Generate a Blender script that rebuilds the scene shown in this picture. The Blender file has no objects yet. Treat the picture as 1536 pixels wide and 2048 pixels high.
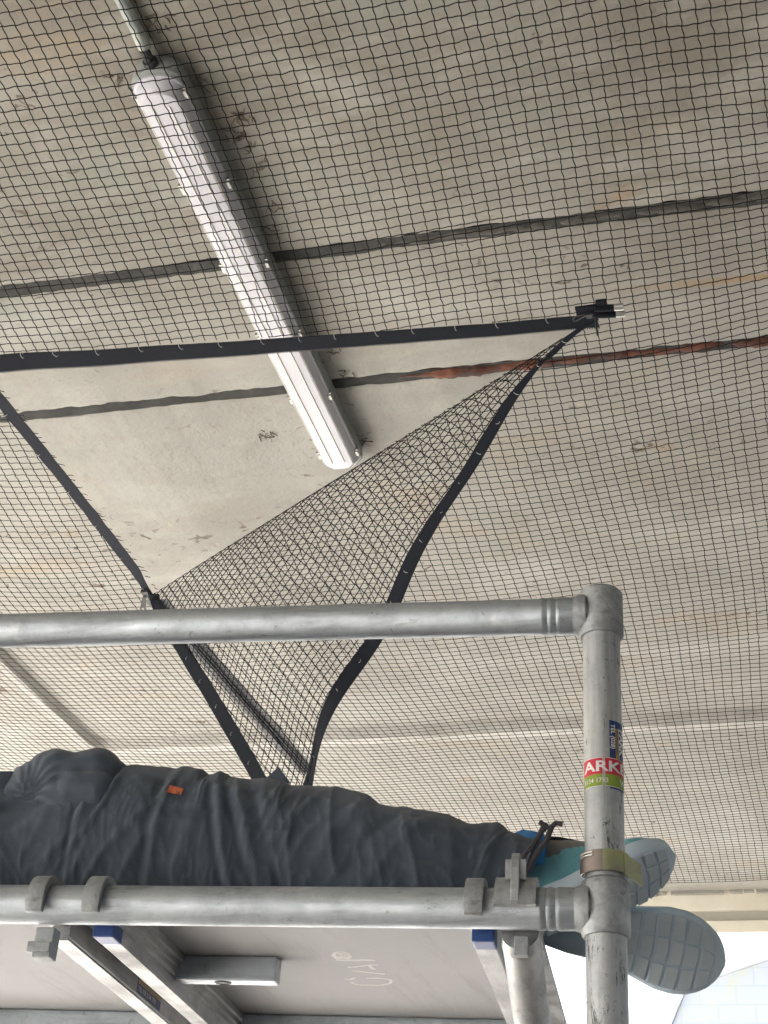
import bpy, bmesh, math, random
import numpy as np
from mathutils import Vector, Matrix, noise
random.seed(7); rng = np.random.default_rng(7)
sc = bpy.context.scene
C = sc.collection
PI = math.pi
CZ = 1.60                                   # eye height above the ground
# ---------------------------------------------------------------- camera
PITCH, ROLL, YAW = (math.radians(a) for a in (31.67, 4.13, -17.18))
FPX = 3000.0                                # focal length in photo pixels (photo 1536 x 2048)
FW = Vector((math.sin(YAW)*math.cos(PITCH), math.cos(YAW)*math.cos(PITCH), math.sin(PITCH)))
_rt = Vector((math.cos(YAW), -math.sin(YAW), 0)); _up = _rt.cross(FW)
RT = math.cos(ROLL)*_rt + math.sin(ROLL)*_up
UP = -math.sin(ROLL)*_rt + math.cos(ROLL)*_up
cam_d = bpy.data.cameras.new('camera'); cam = bpy.data.objects.new('camera', cam_d); C.objects.link(cam)
cam_d.sensor_fit = 'VERTICAL'; cam_d.sensor_height = 24.0; cam_d.lens = FPX/2048*24
cam_d.clip_start = 0.05; cam_d.clip_end = 3000
M = Matrix.Identity(4)
for i in range(3):
    M[i][0] = RT[i]; M[i][1] = UP[i]; M[i][2] = -FW[i]
M[2][3] = CZ
cam.matrix_world = M
sc.camera = cam
# ---------------------------------------------------------------- sky and sun
SUN_EL, SUN_AZ = math.radians(42), math.radians(300)     # azimuth clockwise from +Y (sun ahead and to the left)
w = bpy.data.worlds.new('World'); sc.world = w; w.use_nodes = True
nt = w.node_tree; bg = nt.nodes['Background']
sky = nt.nodes.new('ShaderNodeTexSky'); sky.sky_type = 'NISHITA'; sky.sun_disc = False
sky.sun_elevation = SUN_EL; sky.sun_rotation = SUN_AZ
sky.air_density = 1.0; sky.dust_density = 9.0; sky.ozone_density = 1.0
nt.links.new(sky.outputs[0], bg.inputs[0]); bg.inputs[1].default_value = 0.15
sd = bpy.data.lights.new('sun', 'SUN'); sun = bpy.data.objects.new('sun', sd); C.objects.link(sun)
sd.energy = 5.0; sd.angle = math.radians(0.5); sd.color = (1.0, 0.97, 0.92)
S = Vector((math.sin(SUN_AZ)*math.cos(SUN_EL), math.cos(SUN_AZ)*math.cos(SUN_EL), math.sin(SUN_EL)))
sun.rotation_euler = S.to_track_quat('Z', 'Y').to_euler()
sc.view_settings.view_transform = 'Standard'; sc.view_settings.look = 'None'
sc.view_settings.exposure = 2.25; sc.view_settings.gamma = 1.0
sc.cycles.max_bounces = 8; sc.cycles.diffuse_bounces = 5; sc.cycles.glossy_bounces = 4
sc.cycles.caustics_reflective = False; sc.cycles.caustics_refractive = False
sc.cycles.sample_clamp_indirect = 10

# ---------------------------------------------------------------- geometry of the view: pixel (1536x2048) -> point on a real plane
def ray(p):
    return RT*((p[0]-768)/FPX) - UP*((p[1]-1024)/FPX) + FW
def onz(p, z):                              # horizontal plane z metres above the ground
    r = ray(p); k = (z-CZ)/r.z; return Vector((r.x*k, r.y*k, z))
TY = math.radians(5.22)                     # tower stands turned 5 degrees
EX = Vector((math.cos(TY), math.sin(TY), 0)); EY = Vector((-math.sin(TY), math.cos(TY), 0)); EZ = Vector((0,0,1))
P0 = Vector((-.246, 1.85, 0))               # foot of the post
def T(x, y, z): return P0 + EX*x + EY*y + EZ*z          # tower coordinates -> world (z above ground)
def ony(p, y):                              # vertical plane parallel to the ledger, y behind it
    r = ray(p); k = (P0.dot(EY)+y)/r.dot(EY); q = r*k; q.z += CZ; return q
def tl(v): d = v-P0; return (d.dot(EX), d.dot(EY), v.z)

# ---------------------------------------------------------------- mesh helpers
class MB:
    def __init__(s): s.v = []; s.f = []; s.m = []
    def add(s, vs, fs, mi=0):
        o = len(s.v); s.v += [tuple(v) for v in vs]
        s.f += [tuple(i+o for i in f) for f in fs]; s.m += [mi]*len(fs); return s
    def box(s, c, a, b, d, mi=0):           # centre and three half-axis vectors
        c, a, b, d = map(Vector, (c, a, b, d)); vs = []
        for i in (-1,1):
            for j in (-1,1):
                for k in (-1,1): vs.append(c+a*i+b*j+d*k)
        fs = [(0,1,3,2),(4,6,7,5),(0,4,5,1),(2,3,7,6),(0,2,6,4),(1,5,7,3)]
        if a.cross(b).dot(d) < 0: fs = [f[::-1] for f in fs]
        return s.add(vs, fs, mi)
    def tube(s, pts, r, n=12, cap=True, mi=0, up=None):
        pts = [Vector(p) for p in pts]; N = len(pts)
        rs = r if isinstance(r, (list, tuple)) else [r]*N
        vs = []; fs = []; prev = None
        for i, p in enumerate(pts):
            t = (pts[min(i+1, N-1)]-pts[max(i-1, 0)]).normalized()
            if prev is None:
                a = Vector(up) if up else (Vector((0,0,1)) if abs(t.z) < .9 else Vector((1,0,0)))
            else: a = prev
            u = (a - t*a.dot(t)).normalized(); prev = u; v = t.cross(u)
            for k in range(n):
                an = 2*PI*k/n; vs.append(p+u*math.cos(an)*rs[i]+v*math.sin(an)*rs[i])
        for i in range(N-1):
            for k in range(n):
                fs.append((i*n+k, i*n+(k+1)%n, (i+1)*n+(k+1)%n, (i+1)*n+k))
        if cap: fs.append(tuple(range(n))[::-1]); fs.append(tuple(range((N-1)*n, N*n)))
        return s.add(vs, fs, mi)
    def prism(s, poly, ax, mi=0):           # polygon of world points extruded along ax
        ax = Vector(ax); n = len(poly); P = [Vector(p) for p in poly]
        nn = Vector((0,0,0))
        for i in range(n): nn += P[i].cross(P[(i+1)%n])
        vs = P+[p+ax for p in P]
        fs = [tuple(range(n))[::-1], tuple(range(n, 2*n))]+[(i, (i+1)%n, n+(i+1)%n, n+i) for i in range(n)]
        if nn.dot(ax) < 0: fs = [f[::-1] for f in fs]
        return s.add(vs, fs, mi)
    def grid(s, rows, closed=False, capends=False, mi=0):
        n = len(rows[0]); vs = [v for r in rows for v in r]; fs = []
        for i in range(len(rows)-1):
            for k in range(n if closed else n-1):
                fs.append((i*n+k, i*n+(k+1)%n, (i+1)*n+(k+1)%n, (i+1)*n+k))
        if capends: fs.append(tuple(range(n))[::-1]); fs.append(tuple(range((len(rows)-1)*n, len(rows)*n)))
        return s.add(vs, fs, mi)
    def strip(s, pts, side, wd, th, nrm, mi=0, jag=0.0):    # flat ribbon from pts along side, thickness th along nrm
        rows = []
        for i, p in enumerate(pts):
            p = Vector(p); sd_ = Vector(side(i) if callable(side) else side); nr = Vector(nrm(i) if callable(nrm) else nrm)
            j1 = random.uniform(-jag, jag); j2 = random.uniform(-jag, jag)
            rows.append([p+sd_*j1, p+sd_*(wd+j2), p+sd_*(wd+j2)+nr*th, p+sd_*j1+nr*th])
        return s.grid(rows, closed=True, capends=True, mi=mi)
def link(name, me, mat, parent=None, smooth=None):
    o = bpy.data.objects.new(name, me); C.objects.link(o)
    for m in (mat if isinstance(mat, (list, tuple)) else [mat]): me.materials.append(m)
    if parent: o.parent = parent
    if smooth is not None:
        me.polygons.foreach_set('use_smooth', [True]*len(me.polygons))
        if smooth < 180:
            try: me.set_sharp_from_angle(angle=math.radians(smooth))
            except Exception: pass
    return o
def base(o):
    while o.parent: o = o.parent
    return o.location
def obj(name, mb, mat, parent=None, smooth=None, bevel=0, label=None, fix=True):
    off = base(parent) if parent else Vector((0,0,0))
    me = bpy.data.meshes.new(name)
    me.from_pydata([(v[0]-off.x, v[1]-off.y, v[2]-off.z) for v in mb.v], [], mb.f)
    if any(mb.m): me.polygons.foreach_set('material_index', mb.m)
    if fix or bevel:
        bm = bmesh.new(); bm.from_mesh(me)
        if fix: bmesh.ops.recalc_face_normals(bm, faces=bm.faces)
        if bevel:
            ed = [e for e in bm.edges if len(e.link_faces) == 2 and e.calc_face_angle(0) > .6]
            bmesh.ops.bevel(bm, geom=ed, offset=bevel, segments=2, affect='EDGES', profile=.6, clamp_overlap=True)
        bm.to_mesh(me); bm.free()
    me.update()
    o = link(name, me, mat, parent, smooth)
    if label: o['label'] = label
    return o
def thing(name, label, cat, loc, group=None):
    o = bpy.data.objects.new(name, None); C.objects.link(o); o.location = loc; o.empty_display_size = .1
    o['label'] = label; o['category'] = cat
    if group: o['group'] = group
    bpy.context.view_layer.update()
    return o
def tag(o, label, cat, group=None):
    o['label'] = label; o['category'] = cat
    if group: o['group'] = group
    return o
def copy_tree(o, parent=None):
    c = o.copy(); C.objects.link(c); c.parent = parent
    for ch in list(o.children): copy_tree(ch, c)
    return c
def set_origin(o, p):                       # move a top-level mesh's origin to p
    p = Vector(p); o.data.transform(Matrix.Translation(-p)); o.location = p; return o

# ---------------------------------------------------------------- materials
def mat(name, col, rough=.6, metal=0.0, spec=.5):
    m = bpy.data.materials.new(name); m.use_nodes = True
    b = m.node_tree.nodes['Principled BSDF']
    b.inputs['Base Color'].default_value = (*col, 1); b.inputs['Roughness'].default_value = rough
    b.inputs['Metallic'].default_value = metal; b.inputs['Specular IOR Level'].default_value = spec
    return m
class NB:
    def __init__(s, m): s.m = m; s.nt = m.node_tree; s.b = s.nt.nodes['Principled BSDF']; s.co = None
    def n(s, t, **k):
        x = s.nt.nodes.new(t)
        for a, v in k.items(): setattr(x, a, v)
        return x
    def l(s, a, b): s.nt.links.new(a, b)
    def coord(s, scale=(1,1,1), rot=(0,0,0)):
        if s.co is None: s.co = s.n('ShaderNodeTexCoord')
        mp = s.n('ShaderNodeMapping'); mp.inputs['Scale'].default_value = scale; mp.inputs['Rotation'].default_value = rot
        s.l(s.co.outputs['Object'], mp.inputs[0]); return mp.outputs[0]
    def noise(s, scale, detail=6, rough=.6, co=None, dist=0):
        x = s.n('ShaderNodeTexNoise'); x.inputs['Scale'].default_value = scale; x.inputs['Detail'].default_value = detail
        x.inputs['Roughness'].default_value = rough; x.inputs['Distortion'].default_value = dist
        s.l(co if co else s.coord(), x.inputs['Vector']); return x.outputs['Fac']
    def ramp(s, fac, stops):
        r = s.n('ShaderNodeValToRGB'); e = r.color_ramp.elements
        while len(e) < len(stops): e.new(.5)
        for i, (p, c) in enumerate(stops):
            e[i].position = p; e[i].color = (*c, 1) if not isinstance(c, (int, float)) else (c, c, c, 1)
        s.l(fac, r.inputs[0]); return r.outputs[0]
    def mix(s, fac, a, b, mode='MIX'):
        x = s.n('ShaderNodeMix', data_type='RGBA', blend_type=mode)
        if isinstance(fac, (int, float)): x.inputs[0].default_value = fac
        else: s.l(fac, x.inputs[0])
        for i, v in ((6, a), (7, b)):
            if isinstance(v, tuple): x.inputs[i].default_value = (*v, 1)
            else: s.l(v, x.inputs[i])
        return x.outputs[2]
    def col(s, c): s.l(c, s.b.inputs['Base Color'])
    def rough(s, c): s.l(c, s.b.inputs['Roughness'])
    def bump(s, h, strength=.3, dist=.01):
        x = s.n('ShaderNodeBump'); x.inputs['Strength'].default_value = strength; x.inputs['Distance'].default_value = dist
        s.l(h, x.inputs['Height']); s.l(x.outputs[0], s.b.inputs['Normal']); return x

RA, RB = onz((1160,588), CZ+2.45), onz((1536,553), CZ+2.45); RSL = (RB.y-RA.y)/(RB.x-RA.x); RY0 = RA.y-1.5-RSL*RA.x
def concrete_soffit():
    m = mat('soffit concrete', (0.430,0.418,0.381), .85, 0, .2); n = NB(m)
    big = n.noise(.5, 5, .6); c = n.ramp(big, [(.3, (0.344,0.333,0.304)), (.52, (0.406,0.400,0.371)), (.72, (0.458,0.453,0.422))])
    blot = n.noise(1.3, 7, .62, n.coord((1,1.25,1), (3,1,0)), .5)     # brown weathering blotches
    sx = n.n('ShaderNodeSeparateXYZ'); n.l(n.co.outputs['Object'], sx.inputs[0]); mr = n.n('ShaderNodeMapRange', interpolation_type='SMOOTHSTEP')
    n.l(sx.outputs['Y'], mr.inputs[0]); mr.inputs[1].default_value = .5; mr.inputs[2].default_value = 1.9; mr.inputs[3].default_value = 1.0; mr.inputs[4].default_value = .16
    def mul(p, q):
        k = n.n('ShaderNodeMath', operation='MULTIPLY'); n.l(p, k.inputs[0]); n.l(q, k.inputs[1]); return k.outputs[0]
    grime_shade = n.noise(.9, 7, .62, n.coord((1,1.1,1), (5,2,1)), .3)      # brown dirt plus painted light falloff: darkest on the near slabs, easing along Y
    c = n.mix(mul(n.ramp(grime_shade, [(.30, .5), (.58, 1.0)]), mr.outputs[0]), c, (.185,.170,.142))
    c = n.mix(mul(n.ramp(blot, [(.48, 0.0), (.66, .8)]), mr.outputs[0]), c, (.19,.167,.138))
    pale = n.noise(1.9, 6, .6, n.coord((.7,1.6,1), (0,4,1)), .4); c = n.mix(n.ramp(pale, [(.54, 0.0), (.72, .55)]), c, (0.497,0.502,0.469))
    streak = n.noise(1.0, 6, .65, n.coord((.5, 6, 5)))               # shutter-board streaks along X
    c = n.mix(n.ramp(streak, [(.47, 0.0), (.74, .2)]), c, (0.286,0.269,0.237))
    pat = n.noise(4.2, 9, .72, None, .8); c = n.mix(n.ramp(pat, [(.54, 0.0), (.72, .5)]), c, (0.239,0.239,0.211))
    green = n.noise(2.2, 5, .6, n.coord((1,1,1), (1,0,5))); c = n.mix(n.ramp(green, [(.56, 0.0), (.74, .4)]), c, (0.258,0.289,0.258))
    warm = n.noise(1.7, 4, .6, n.coord((1,2.2,1), (0.286,0.199,0.515))); c = n.mix(n.ramp(warm, [(.58, 0.0), (.76, .45)]), c, (.42,.33,.225))
    fine = n.noise(45, 5, .75); c = n.mix(n.ramp(fine, [(.3, .3), (.43, 0.0)]), c, (0.210,0.199,0.170))
    mott = n.noise(9, 6, .6, n.coord((.6,1.4,1)), .3); c = n.mix(n.ramp(mott, [(.5, 0.0), (.72, .3)]), c, (0.477,0.473,0.433))
    sp = n.noise(16, 3, .5, n.coord((1,1.4,1)), 1.5); cl = n.noise(1.9, 4, .6, n.coord((1,1,1), (1,2,0)))
    spots = mul(n.ramp(sp, [(.64, 0.0), (.70, 1.0)]), n.ramp(cl, [(.48, 0.0), (.6, .85)]))
    c = n.mix(spots, c, (.115,.09,.068))
    wsp = n.noise(11, 4, .6, n.coord((1,1.3,1), (1,4,2)), 1.0); chips = mul(n.ramp(wsp, [(.68, 0.0), (.72, 1.0)]), n.ramp(cl, [(.46, 0.0), (.58, .7)]))
    c = n.mix(chips, c, (.58,.5,.37))
    rs = n.noise(5, 4, .6, n.coord((1,1,1), (2,1,1))); c = n.mix(n.ramp(rs, [(.68, 0.0), (.8, .55)]), c, (.36,.21,.09))
    # a thin rust streak running beside the joint
    ma = n.n('ShaderNodeMath', operation='MULTIPLY_ADD'); n.l(sx.outputs['X'], ma.inputs[0]); ma.inputs[1].default_value = -RSL; n.l(sx.outputs['Y'], ma.inputs[2])
    wob = n.noise(5, 4, .6, n.coord((1,.2,1), (7,0,0))); mb_ = n.n('ShaderNodeMath', operation='MULTIPLY_ADD'); n.l(wob, mb_.inputs[0]); mb_.inputs[1].default_value = .02; n.l(ma.outputs[0], mb_.inputs[2])
    df = n.n('ShaderNodeMath', operation='SUBTRACT'); n.l(mb_.outputs[0], df.inputs[0]); df.inputs[1].default_value = RY0+.010
    ab = n.n('ShaderNodeMath', operation='ABSOLUTE'); n.l(df.outputs[0], ab.inputs[0]); ln = n.ramp(ab.outputs[0], [(.002, .75), (.02, 0.0)])
    xm = n.n('ShaderNodeMapRange', interpolation_type='SMOOTHSTEP'); n.l(sx.outputs['X'], xm.inputs[0]); xm.inputs[1].default_value = -.5; xm.inputs[2].default_value = .05
    c = n.mix(mul(ln, xm.outputs[0]), c, (.36,.23,.12))
    n.col(c)
    ad = n.n('ShaderNodeMath', operation='ADD'); n.l(fine, ad.inputs[0]); n.l(pat, ad.inputs[1])
    ad2 = n.n('ShaderNodeMath', operation='SUBTRACT'); n.l(ad.outputs[0], ad2.inputs[0]); n.l(spots, ad2.inputs[1])
    n.bump(ad2.outputs[0], .4, .012); return m
def aluminium(name, tint=(.62,.64,.66), along=(1,.06,.06), rough=.42, wear=1.0):
    m = mat(name, tint, rough, .8, .5); n = NB(m)
    a = n.noise(60, 5, .7, n.coord(along)); b = n.noise(11, 6, .72)
    c = n.ramp(b, [(.32, tuple(t*.78 for t in tint)), (.52, tint), (.75, tuple(min(1, t*1.12) for t in tint))])
    c = n.mix(n.ramp(a, [(.48, 0.0), (.68, .6)]), c, tuple(t*.55 for t in tint))
    d = n.noise(34, 7, .8, n.coord(tuple(.5+.5*v if v > .5 else .22 for v in along)), 1.4)
    c = n.mix(n.ramp(d, [(.585, 0.0), (.64, .85*wear)]), c, (.12,.12,.115))
    e = n.noise(70, 4, .7, None, .5); c = n.mix(n.ramp(e, [(.64, 0.0), (.7, .8*wear)]), c, (.1,.1,.1))
    p = n.noise(17, 4, .6, n.coord((1,1,1), (1,2,3))); c = n.mix(n.ramp(p, [(.64, 0.0), (.7, .5*wear)]), c, (.75,.75,.74))
    n.col(c); n.rough(n.ramp(b, [(.3, min(1, rough+.25)), (.7, rough-.04)]))
    ad = n.n('ShaderNodeMath', operation='ADD'); n.l(a, ad.inputs[0]); n.l(b, ad.inputs[1]); n.bump(ad.outputs[0], .25, .003); return m
def fabric(name, col, sc_=900, var=.25):
    m = mat(name, col, .9, 0, .2); n = NB(m)
    b = n.noise(7, 6, .65); f = n.noise(sc_, 2, .6)
    c = n.ramp(b, [(.3, tuple(t*(1-var) for t in col)), (.7, tuple(t*(1+var) for t in col))])
    d = n.noise(22, 6, .75, None, .8); c = n.mix(n.ramp(d, [(.6, 0.0), (.8, .25)]), c, tuple(t*1.8 for t in col))
    ge = n.n('ShaderNodeNewGeometry'); pt = n.ramp(ge.outputs['Pointiness'], [(.50, 0.0), (.56, .55)]); c = n.mix(pt, c, tuple(min(1, t*2.1+.02) for t in col))
    n.col(c); ad = n.n('ShaderNodeMath', operation='ADD'); n.l(f, ad.inputs[0]); n.l(d, ad.inputs[1]); n.bump(ad.outputs[0], .4, .003)
    n.b.inputs['Sheen Weight'].default_value = .25; return m
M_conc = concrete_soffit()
M_edge = mat('pale recess edge', (.55,.53,.49), .85)
n_ = NB(M_edge); n_.col(n_.ramp(n_.noise(9, 6, .7), [(.3, (.40,.385,.35)), (.6, (.52,.51,.485))]))
M_groove = mat('joint shadow grey', (.085,.088,.085), .9); 
n_ = NB(M_groove); n_.col(n_.ramp(n_.noise(14, 6, .7), [(.35, (.018,.018,.017)), (.6, (.045,.045,.042)), (.8, (.12,.105,.085))]))
M_seal = mat('grey sealant', (.2,.2,.19), .7)
n_ = NB(M_seal); n_.col(n_.ramp(n_.noise(18, 5, .7), [(.3, (.03,.028,.025)), (.6, (.075,.07,.06)), (.8, (.19,.17,.14))])); n_.bump(n_.noise(40), .4, .006)
M_foam = mat('rust brown foam', (.3,.1,.035), .8)
n_ = NB(M_foam); n_.col(n_.ramp(n_.noise(22, 6, .7, n_.coord((.4,1,1))), [(.3, (.02,.016,.015)), (.48, (.085,.032,.02)), (.64, (.175,.058,.028)), (.82, (.3,.125,.06))])); n_.bump(n_.noise(60), .6, .006)
M_net = mat('black twine', (.006,.0055,.006), .8, 0, .15)
M_tape = fabric('black zip tape', (.008,.010,.016), 1500); NB(M_tape).b.inputs['Sheen Weight'].default_value = 0; [M_tape.node_tree.links.remove(l_) for l_ in list(M_tape.node_tree.links) if l_.to_socket.name == 'Base Color']
M_teeth = mat('zip teeth', (.02,.021,.026), .4)
M_oldtape = fabric('dusty zip tape', (.085,.085,.09), 700, .5)
M_steel = mat('bright steel', (.62,.62,.60), .35, 1.0); M_ring = mat('dull steel ring', (.42,.42,.40), .45, 1.0)
M_alu_x = aluminium('worn aluminium rail', (.45,.49,.53), (.05,1,1), .45, .55)
M_alu_z = aluminium('worn aluminium post', (.53,.555,.58), (1,1,.05), .45, 1.2)
M_alu_y = aluminium('aluminium deck rail', (.50,.505,.51), (1,.05,1), .5, .3)
M_cast = aluminium('cast aluminium', (.42,.44,.455), (1,1,1), .6, .45)
M_ply = mat('platform underside', (.36,.345,.345), .75, 0, .15)
n_ = NB(M_ply); c_ = n_.ramp(n_.noise(2.2, 6, .6), [(.3, (.56,.565,.59)), (.65, (.66,.66,.68))]); c_ = n_.mix(n_.ramp(n_.noise(30, 6, .7, n_.coord((1,.1,1))), [(.55, 0.0), (.75, .3)]), c_, (.3,.28,.28))
c_ = n_.mix(n_.ramp(n_.noise(55, 3, .5, None, 2), [(.76, 0.0), (.79, .5)]), c_, (.2,.18,.17)); n_.col(c_)
M_blue = mat('blue plastic', (.03,.085,.3), .45)
M_chalk = mat('white paint marks', (.92,.92,.91), .8)
M_lens = mat('frosted white plastic', (.80,.79,.83), .3, 0, .5)
n_ = NB(M_lens); n_.b.inputs['Subsurface Weight'].default_value = 0.0
n_.col(n_.ramp(n_.noise(3, 5, .6, n_.coord((4,.4,1))), [(.35, (.44,.44,.485)), (.6, (.53,.525,.575))]))
M_lensrib = mat('clear plastic rib', (.85,.82,.74), .18, 0, .8)
M_housing = mat('grey green housing', (.25,.27,.26), .6)
n_ = NB(M_housing); n_.col(n_.ramp(n_.noise(9, 6, .7), [(.35, (.19,.2,.185)), (.7, (.3,.32,.31))]))
M_pipe = mat('flaking painted pipe', (.4,.42,.4), .6)
n_ = NB(M_pipe); n_.col(n_.ramp(n_.noise(35, 5, .7, n_.coord((1,.4,1))), [(.35, (.22,.25,.24)), (.5, (.36,.4,.38)), (.62, (.55,.5,.38))])); n_.bump(n_.noise(50), .4, .004)
M_dark = mat('black rubber', (.02,.02,.022), .6)
M_trou = fabric('charcoal work cloth', (.078,.097,.126)); M_jack = fabric('charcoal nylon', (.086,.108,.142)); NB(M_jack).b.inputs['Roughness'].default_value = .55
M_skin = mat('skin', (.52,.33,.25), .55); NB(M_skin).b.inputs['Subsurface Weight'].default_value = .1
M_hair = mat('dark hair', (.03,.022,.018), .7)
M_shoe = fabric('turquoise shoe mesh', (.15,.39,.46), 500, .2)
M_shoeg = fabric('grey shoe tongue', (.17,.165,.16), 600, .2)
M_sole = mat('grey blue sole rubber', (.44,.54,.61), .75)
n_ = NB(M_sole); n_.col(n_.ramp(n_.noise(16, 5, .7), [(.3, (.54,.66,.77)), (.7, (.61,.73,.84))]))
M_sock = fabric('bright blue sock', (.03,.19,.5)); M_lace = fabric('dark lace', (.04,.038,.045))
M_orange = mat('orange cloth tag', (.72,.2,.09), .75)
M_white = mat('white vinyl', (.78,.79,.8), .4); M_red = mat('red vinyl', (.58,.03,.06), .4)
M_green = mat('green vinyl', (.26,.36,.05), .4); M_navy = mat('navy vinyl', (.025,.06,.2), .4); M_yel = mat('yellow print', (.62,.38,.06), .4)
M_zinc = mat('yellow zinc strip', (.62,.6,.36), .3, .9)
n_ = NB(M_zinc); n_.col(n_.ramp(n_.noise(26, 3, .5), [(.35, (.42,.36,.33)), (.5, (.52,.54,.38)), (.62, (.55,.6,.34)), (.75, (.68,.56,.3))]))
M_brown = mat('tarnished steel', (.3,.26,.245), .4, .9)
M_cream = mat('cream painted fascia', (.78,.75,.64), .6)
n_ = NB(M_cream); n_.col(n_.ramp(n_.noise(4, 5, .6), [(.3, (.74,.70,.58)), (.7, (.82,.79,.69))]))
M_fgrey = mat('grey fascia groove', (.5,.48,.43), .7)

# ---------------------------------------------------------------- ground
gmb = MB(); gmb.add([(-600,-600,0),(600,-600,0),(600,600,0),(-600,600,0)], [(0,1,2,3)])
M_ground = mat('asphalt', (.16,.16,.16), .9); n_ = NB(M_ground); n_.col(n_.ramp(n_.noise(1.8, 7, .6), [(.3, (.075,.075,.075)), (.7, (.125,.125,.12))]))
g = obj('ground', gmb, M_ground); g['kind'] = 'structure'
gmb = MB(); gmb.add([(-14,-30,.004),(-2.5,-30,.004),(-2.5,40,.004),(-14,40,.004)], [(0,1,2,3)])  # unseen pale strip added on the left to bounce sunlight onto the soffit
M_bounce = mat('pale bounce paving', (.55,.55,.54), .9); n_ = NB(M_bounce); n_.col(n_.ramp(n_.noise(.8, 6, .6), [(.3, (.66,.66,.65)), (.7, (.74,.74,.72))]))
g = obj('bounce_pavement', gmb, M_bounce); g['kind'] = 'structure'

# ---------------------------------------------------------------- canopy
HC = CZ+2.45; HN = CZ+2.15
J1, J2, STEP, EDGE = 1.0725*2.45, 1.287*2.45, 2.195*2.45, 3.085*2.40
XL = -1.165*2.45
canopy = thing('concrete_canopy', 'pale stained concrete canopy soffit with dark cross joints and cream fascia', 'canopy', (0, 1.5, HC))
def ns(x, y, s=1, o=0): return noise.noise(Vector((x*s+o, y*s-o, o*.7)))
def jit(x, o): return .006*ns(x, 0, 9, o)+.004*ns(x, 0, 31, o)+.008*ns(x, 0, 2.3, o)
mb = MB()
XA, XB = -8.0, 11.0
xs = np.concatenate([np.linspace(XA, -3.3, 20)[:-1], np.linspace(-3.3, 3, 480), np.linspace(3, XB, 20)[1:]])
def prof(x):                                 # (y, z) profile of the recessed soffit, front to back
    P = [(-14, 0)]
    for J, wd, o in ((J1, .022, 3.1), (J2, .019, 8.4)):
        a, b = J-wd+jit(x, o), J+wd+jit(x, o+5)
        P += [(a-.012, .001*ns(x, 0, 20, o)), (a, .006+.004*ns(x, 1, 30, o)), (a+.004, .028), (b-.004, .028), (b, .005+.004*ns(x, 2, 30, o)), (b+.012, 0)]
    P += [(STEP+.16, 0)]
    return P
rows = []
for x in xs:
    sl = .0155*x                            # the joints run a touch off the edge of the slab
    rows.append([(x, y+(sl if y > -4 else 0), HC+z) for (y, z) in prof(x)])
mb.grid(rows)
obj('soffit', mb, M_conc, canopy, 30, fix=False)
# lower band around the recess (its chamfered edge has a paler colour), with the rounded recess corner
mb = MB()
D = .05; CH = .05; R_ = .06
def outline(off, z):
    pts = [(XL-off, -14)]
    cx_, cy_ = XL+R_, STEP-R_
    for k in range(9):
        a = PI - k/8*PI/2; pts.append((cx_+math.cos(a)*(R_+off), cy_+math.sin(a)*(R_+off)))
    for x in np.linspace(XL+R_+.1, XB, 110): pts.append((x, STEP+off+.012*(x-XL)+.004*ns(x, 0, 3)))
    return [(x, y, z+.002*ns(x, y, 6)) for x, y in pts]
o0 = outline(0, HC+.002); o1 = outline(CH*.35, HC-D*.8); o2 = outline(CH, HC-D)
far = []
for (x, y, z) in o2:
    far.append((XA, y, z) if y < STEP-.02 and x < XL+.01 else (x, EDGE, z))
k_ = sum(1 for p in o2 if p[1] < STEP-.02 and p[0] < XL+.01)
ch_ = MB(); ch_.grid([o0, o1, o2]); obj('recess_edge', ch_, M_edge, canopy, 40, fix=False)
mb.grid([o2[:k_+1], [(XA, p[1], p[2]) for p in o2[:k_+1]]])
mid = [o2[i] for i in range(k_, len(o2))]
# far band, subdivided, with a ragged far lip
rws = []
for t in np.linspace(0, 1, 12):
    rws.append([(p[0], p[1]+(EDGE-p[1])*t+(.012*ns(p[0], 0, 8)*t), HC-D) for p in mid])
mb.grid(rws)
mb.add([(XA, o2[k_][1], HC-D), (o2[k_][0], o2[k_][1], HC-D), (o2[k_][0], EDGE, HC-D), (XA, EDGE, HC-D)], [(0,1,2,3)])
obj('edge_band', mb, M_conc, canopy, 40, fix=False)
# broken drip lip along the far edge
mb = MB(); x = -7.9
while x < 10.8:
    l_ = random.uniform(.03, .16)
    mb.box((x+l_/2, EDGE+.01+random.uniform(0,.012), HC-D-random.uniform(0, .012)), (l_/2, 0, 0), (0, .012, 0), (0, 0, random.uniform(.006, .014))); x += l_+random.uniform(0, .03)
obj('drip_lip', mb, M_conc, canopy)
# fascia beam beyond the edge: cream board, grey groove, cream board
mb = MB(); f0 = EDGE+.03
def fz(py): r = ray((1420, py)); return CZ+r.z*((f0+.02)/r.y)
z1, z2, z3, z4 = HC-.02, fz(1823), fz(1845), fz(1869)
sl = Vector((1, .013, 0)).normalized()
mb.box((1.5, f0+.09, (z1+z2)/2), sl*9.5, (0,.06,0), (0,0,(z1-z2)/2))
mb.box((1.5, f0+.075, (z3+z4)/2), sl*9.5, (0,.06,0), (0,0,(z3-z4)/2))
obj('fascia_board', mb, M_cream, canopy, bevel=.004)
mb = MB(); mb.box((1.5, f0+.115, (z2+z3)/2), sl*9.5, (0,.06,0), (0,0,(z2-z3)/2+.001)); obj('fascia_groove', mb, M_fgrey, canopy)
mb = MB(); mb.box((1.5, -3.15, HC+.24), (9.5,0,0), (0,10.6,0), (0,0,.2)); obj('roof_slab', mb, M_conc, canopy)
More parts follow.
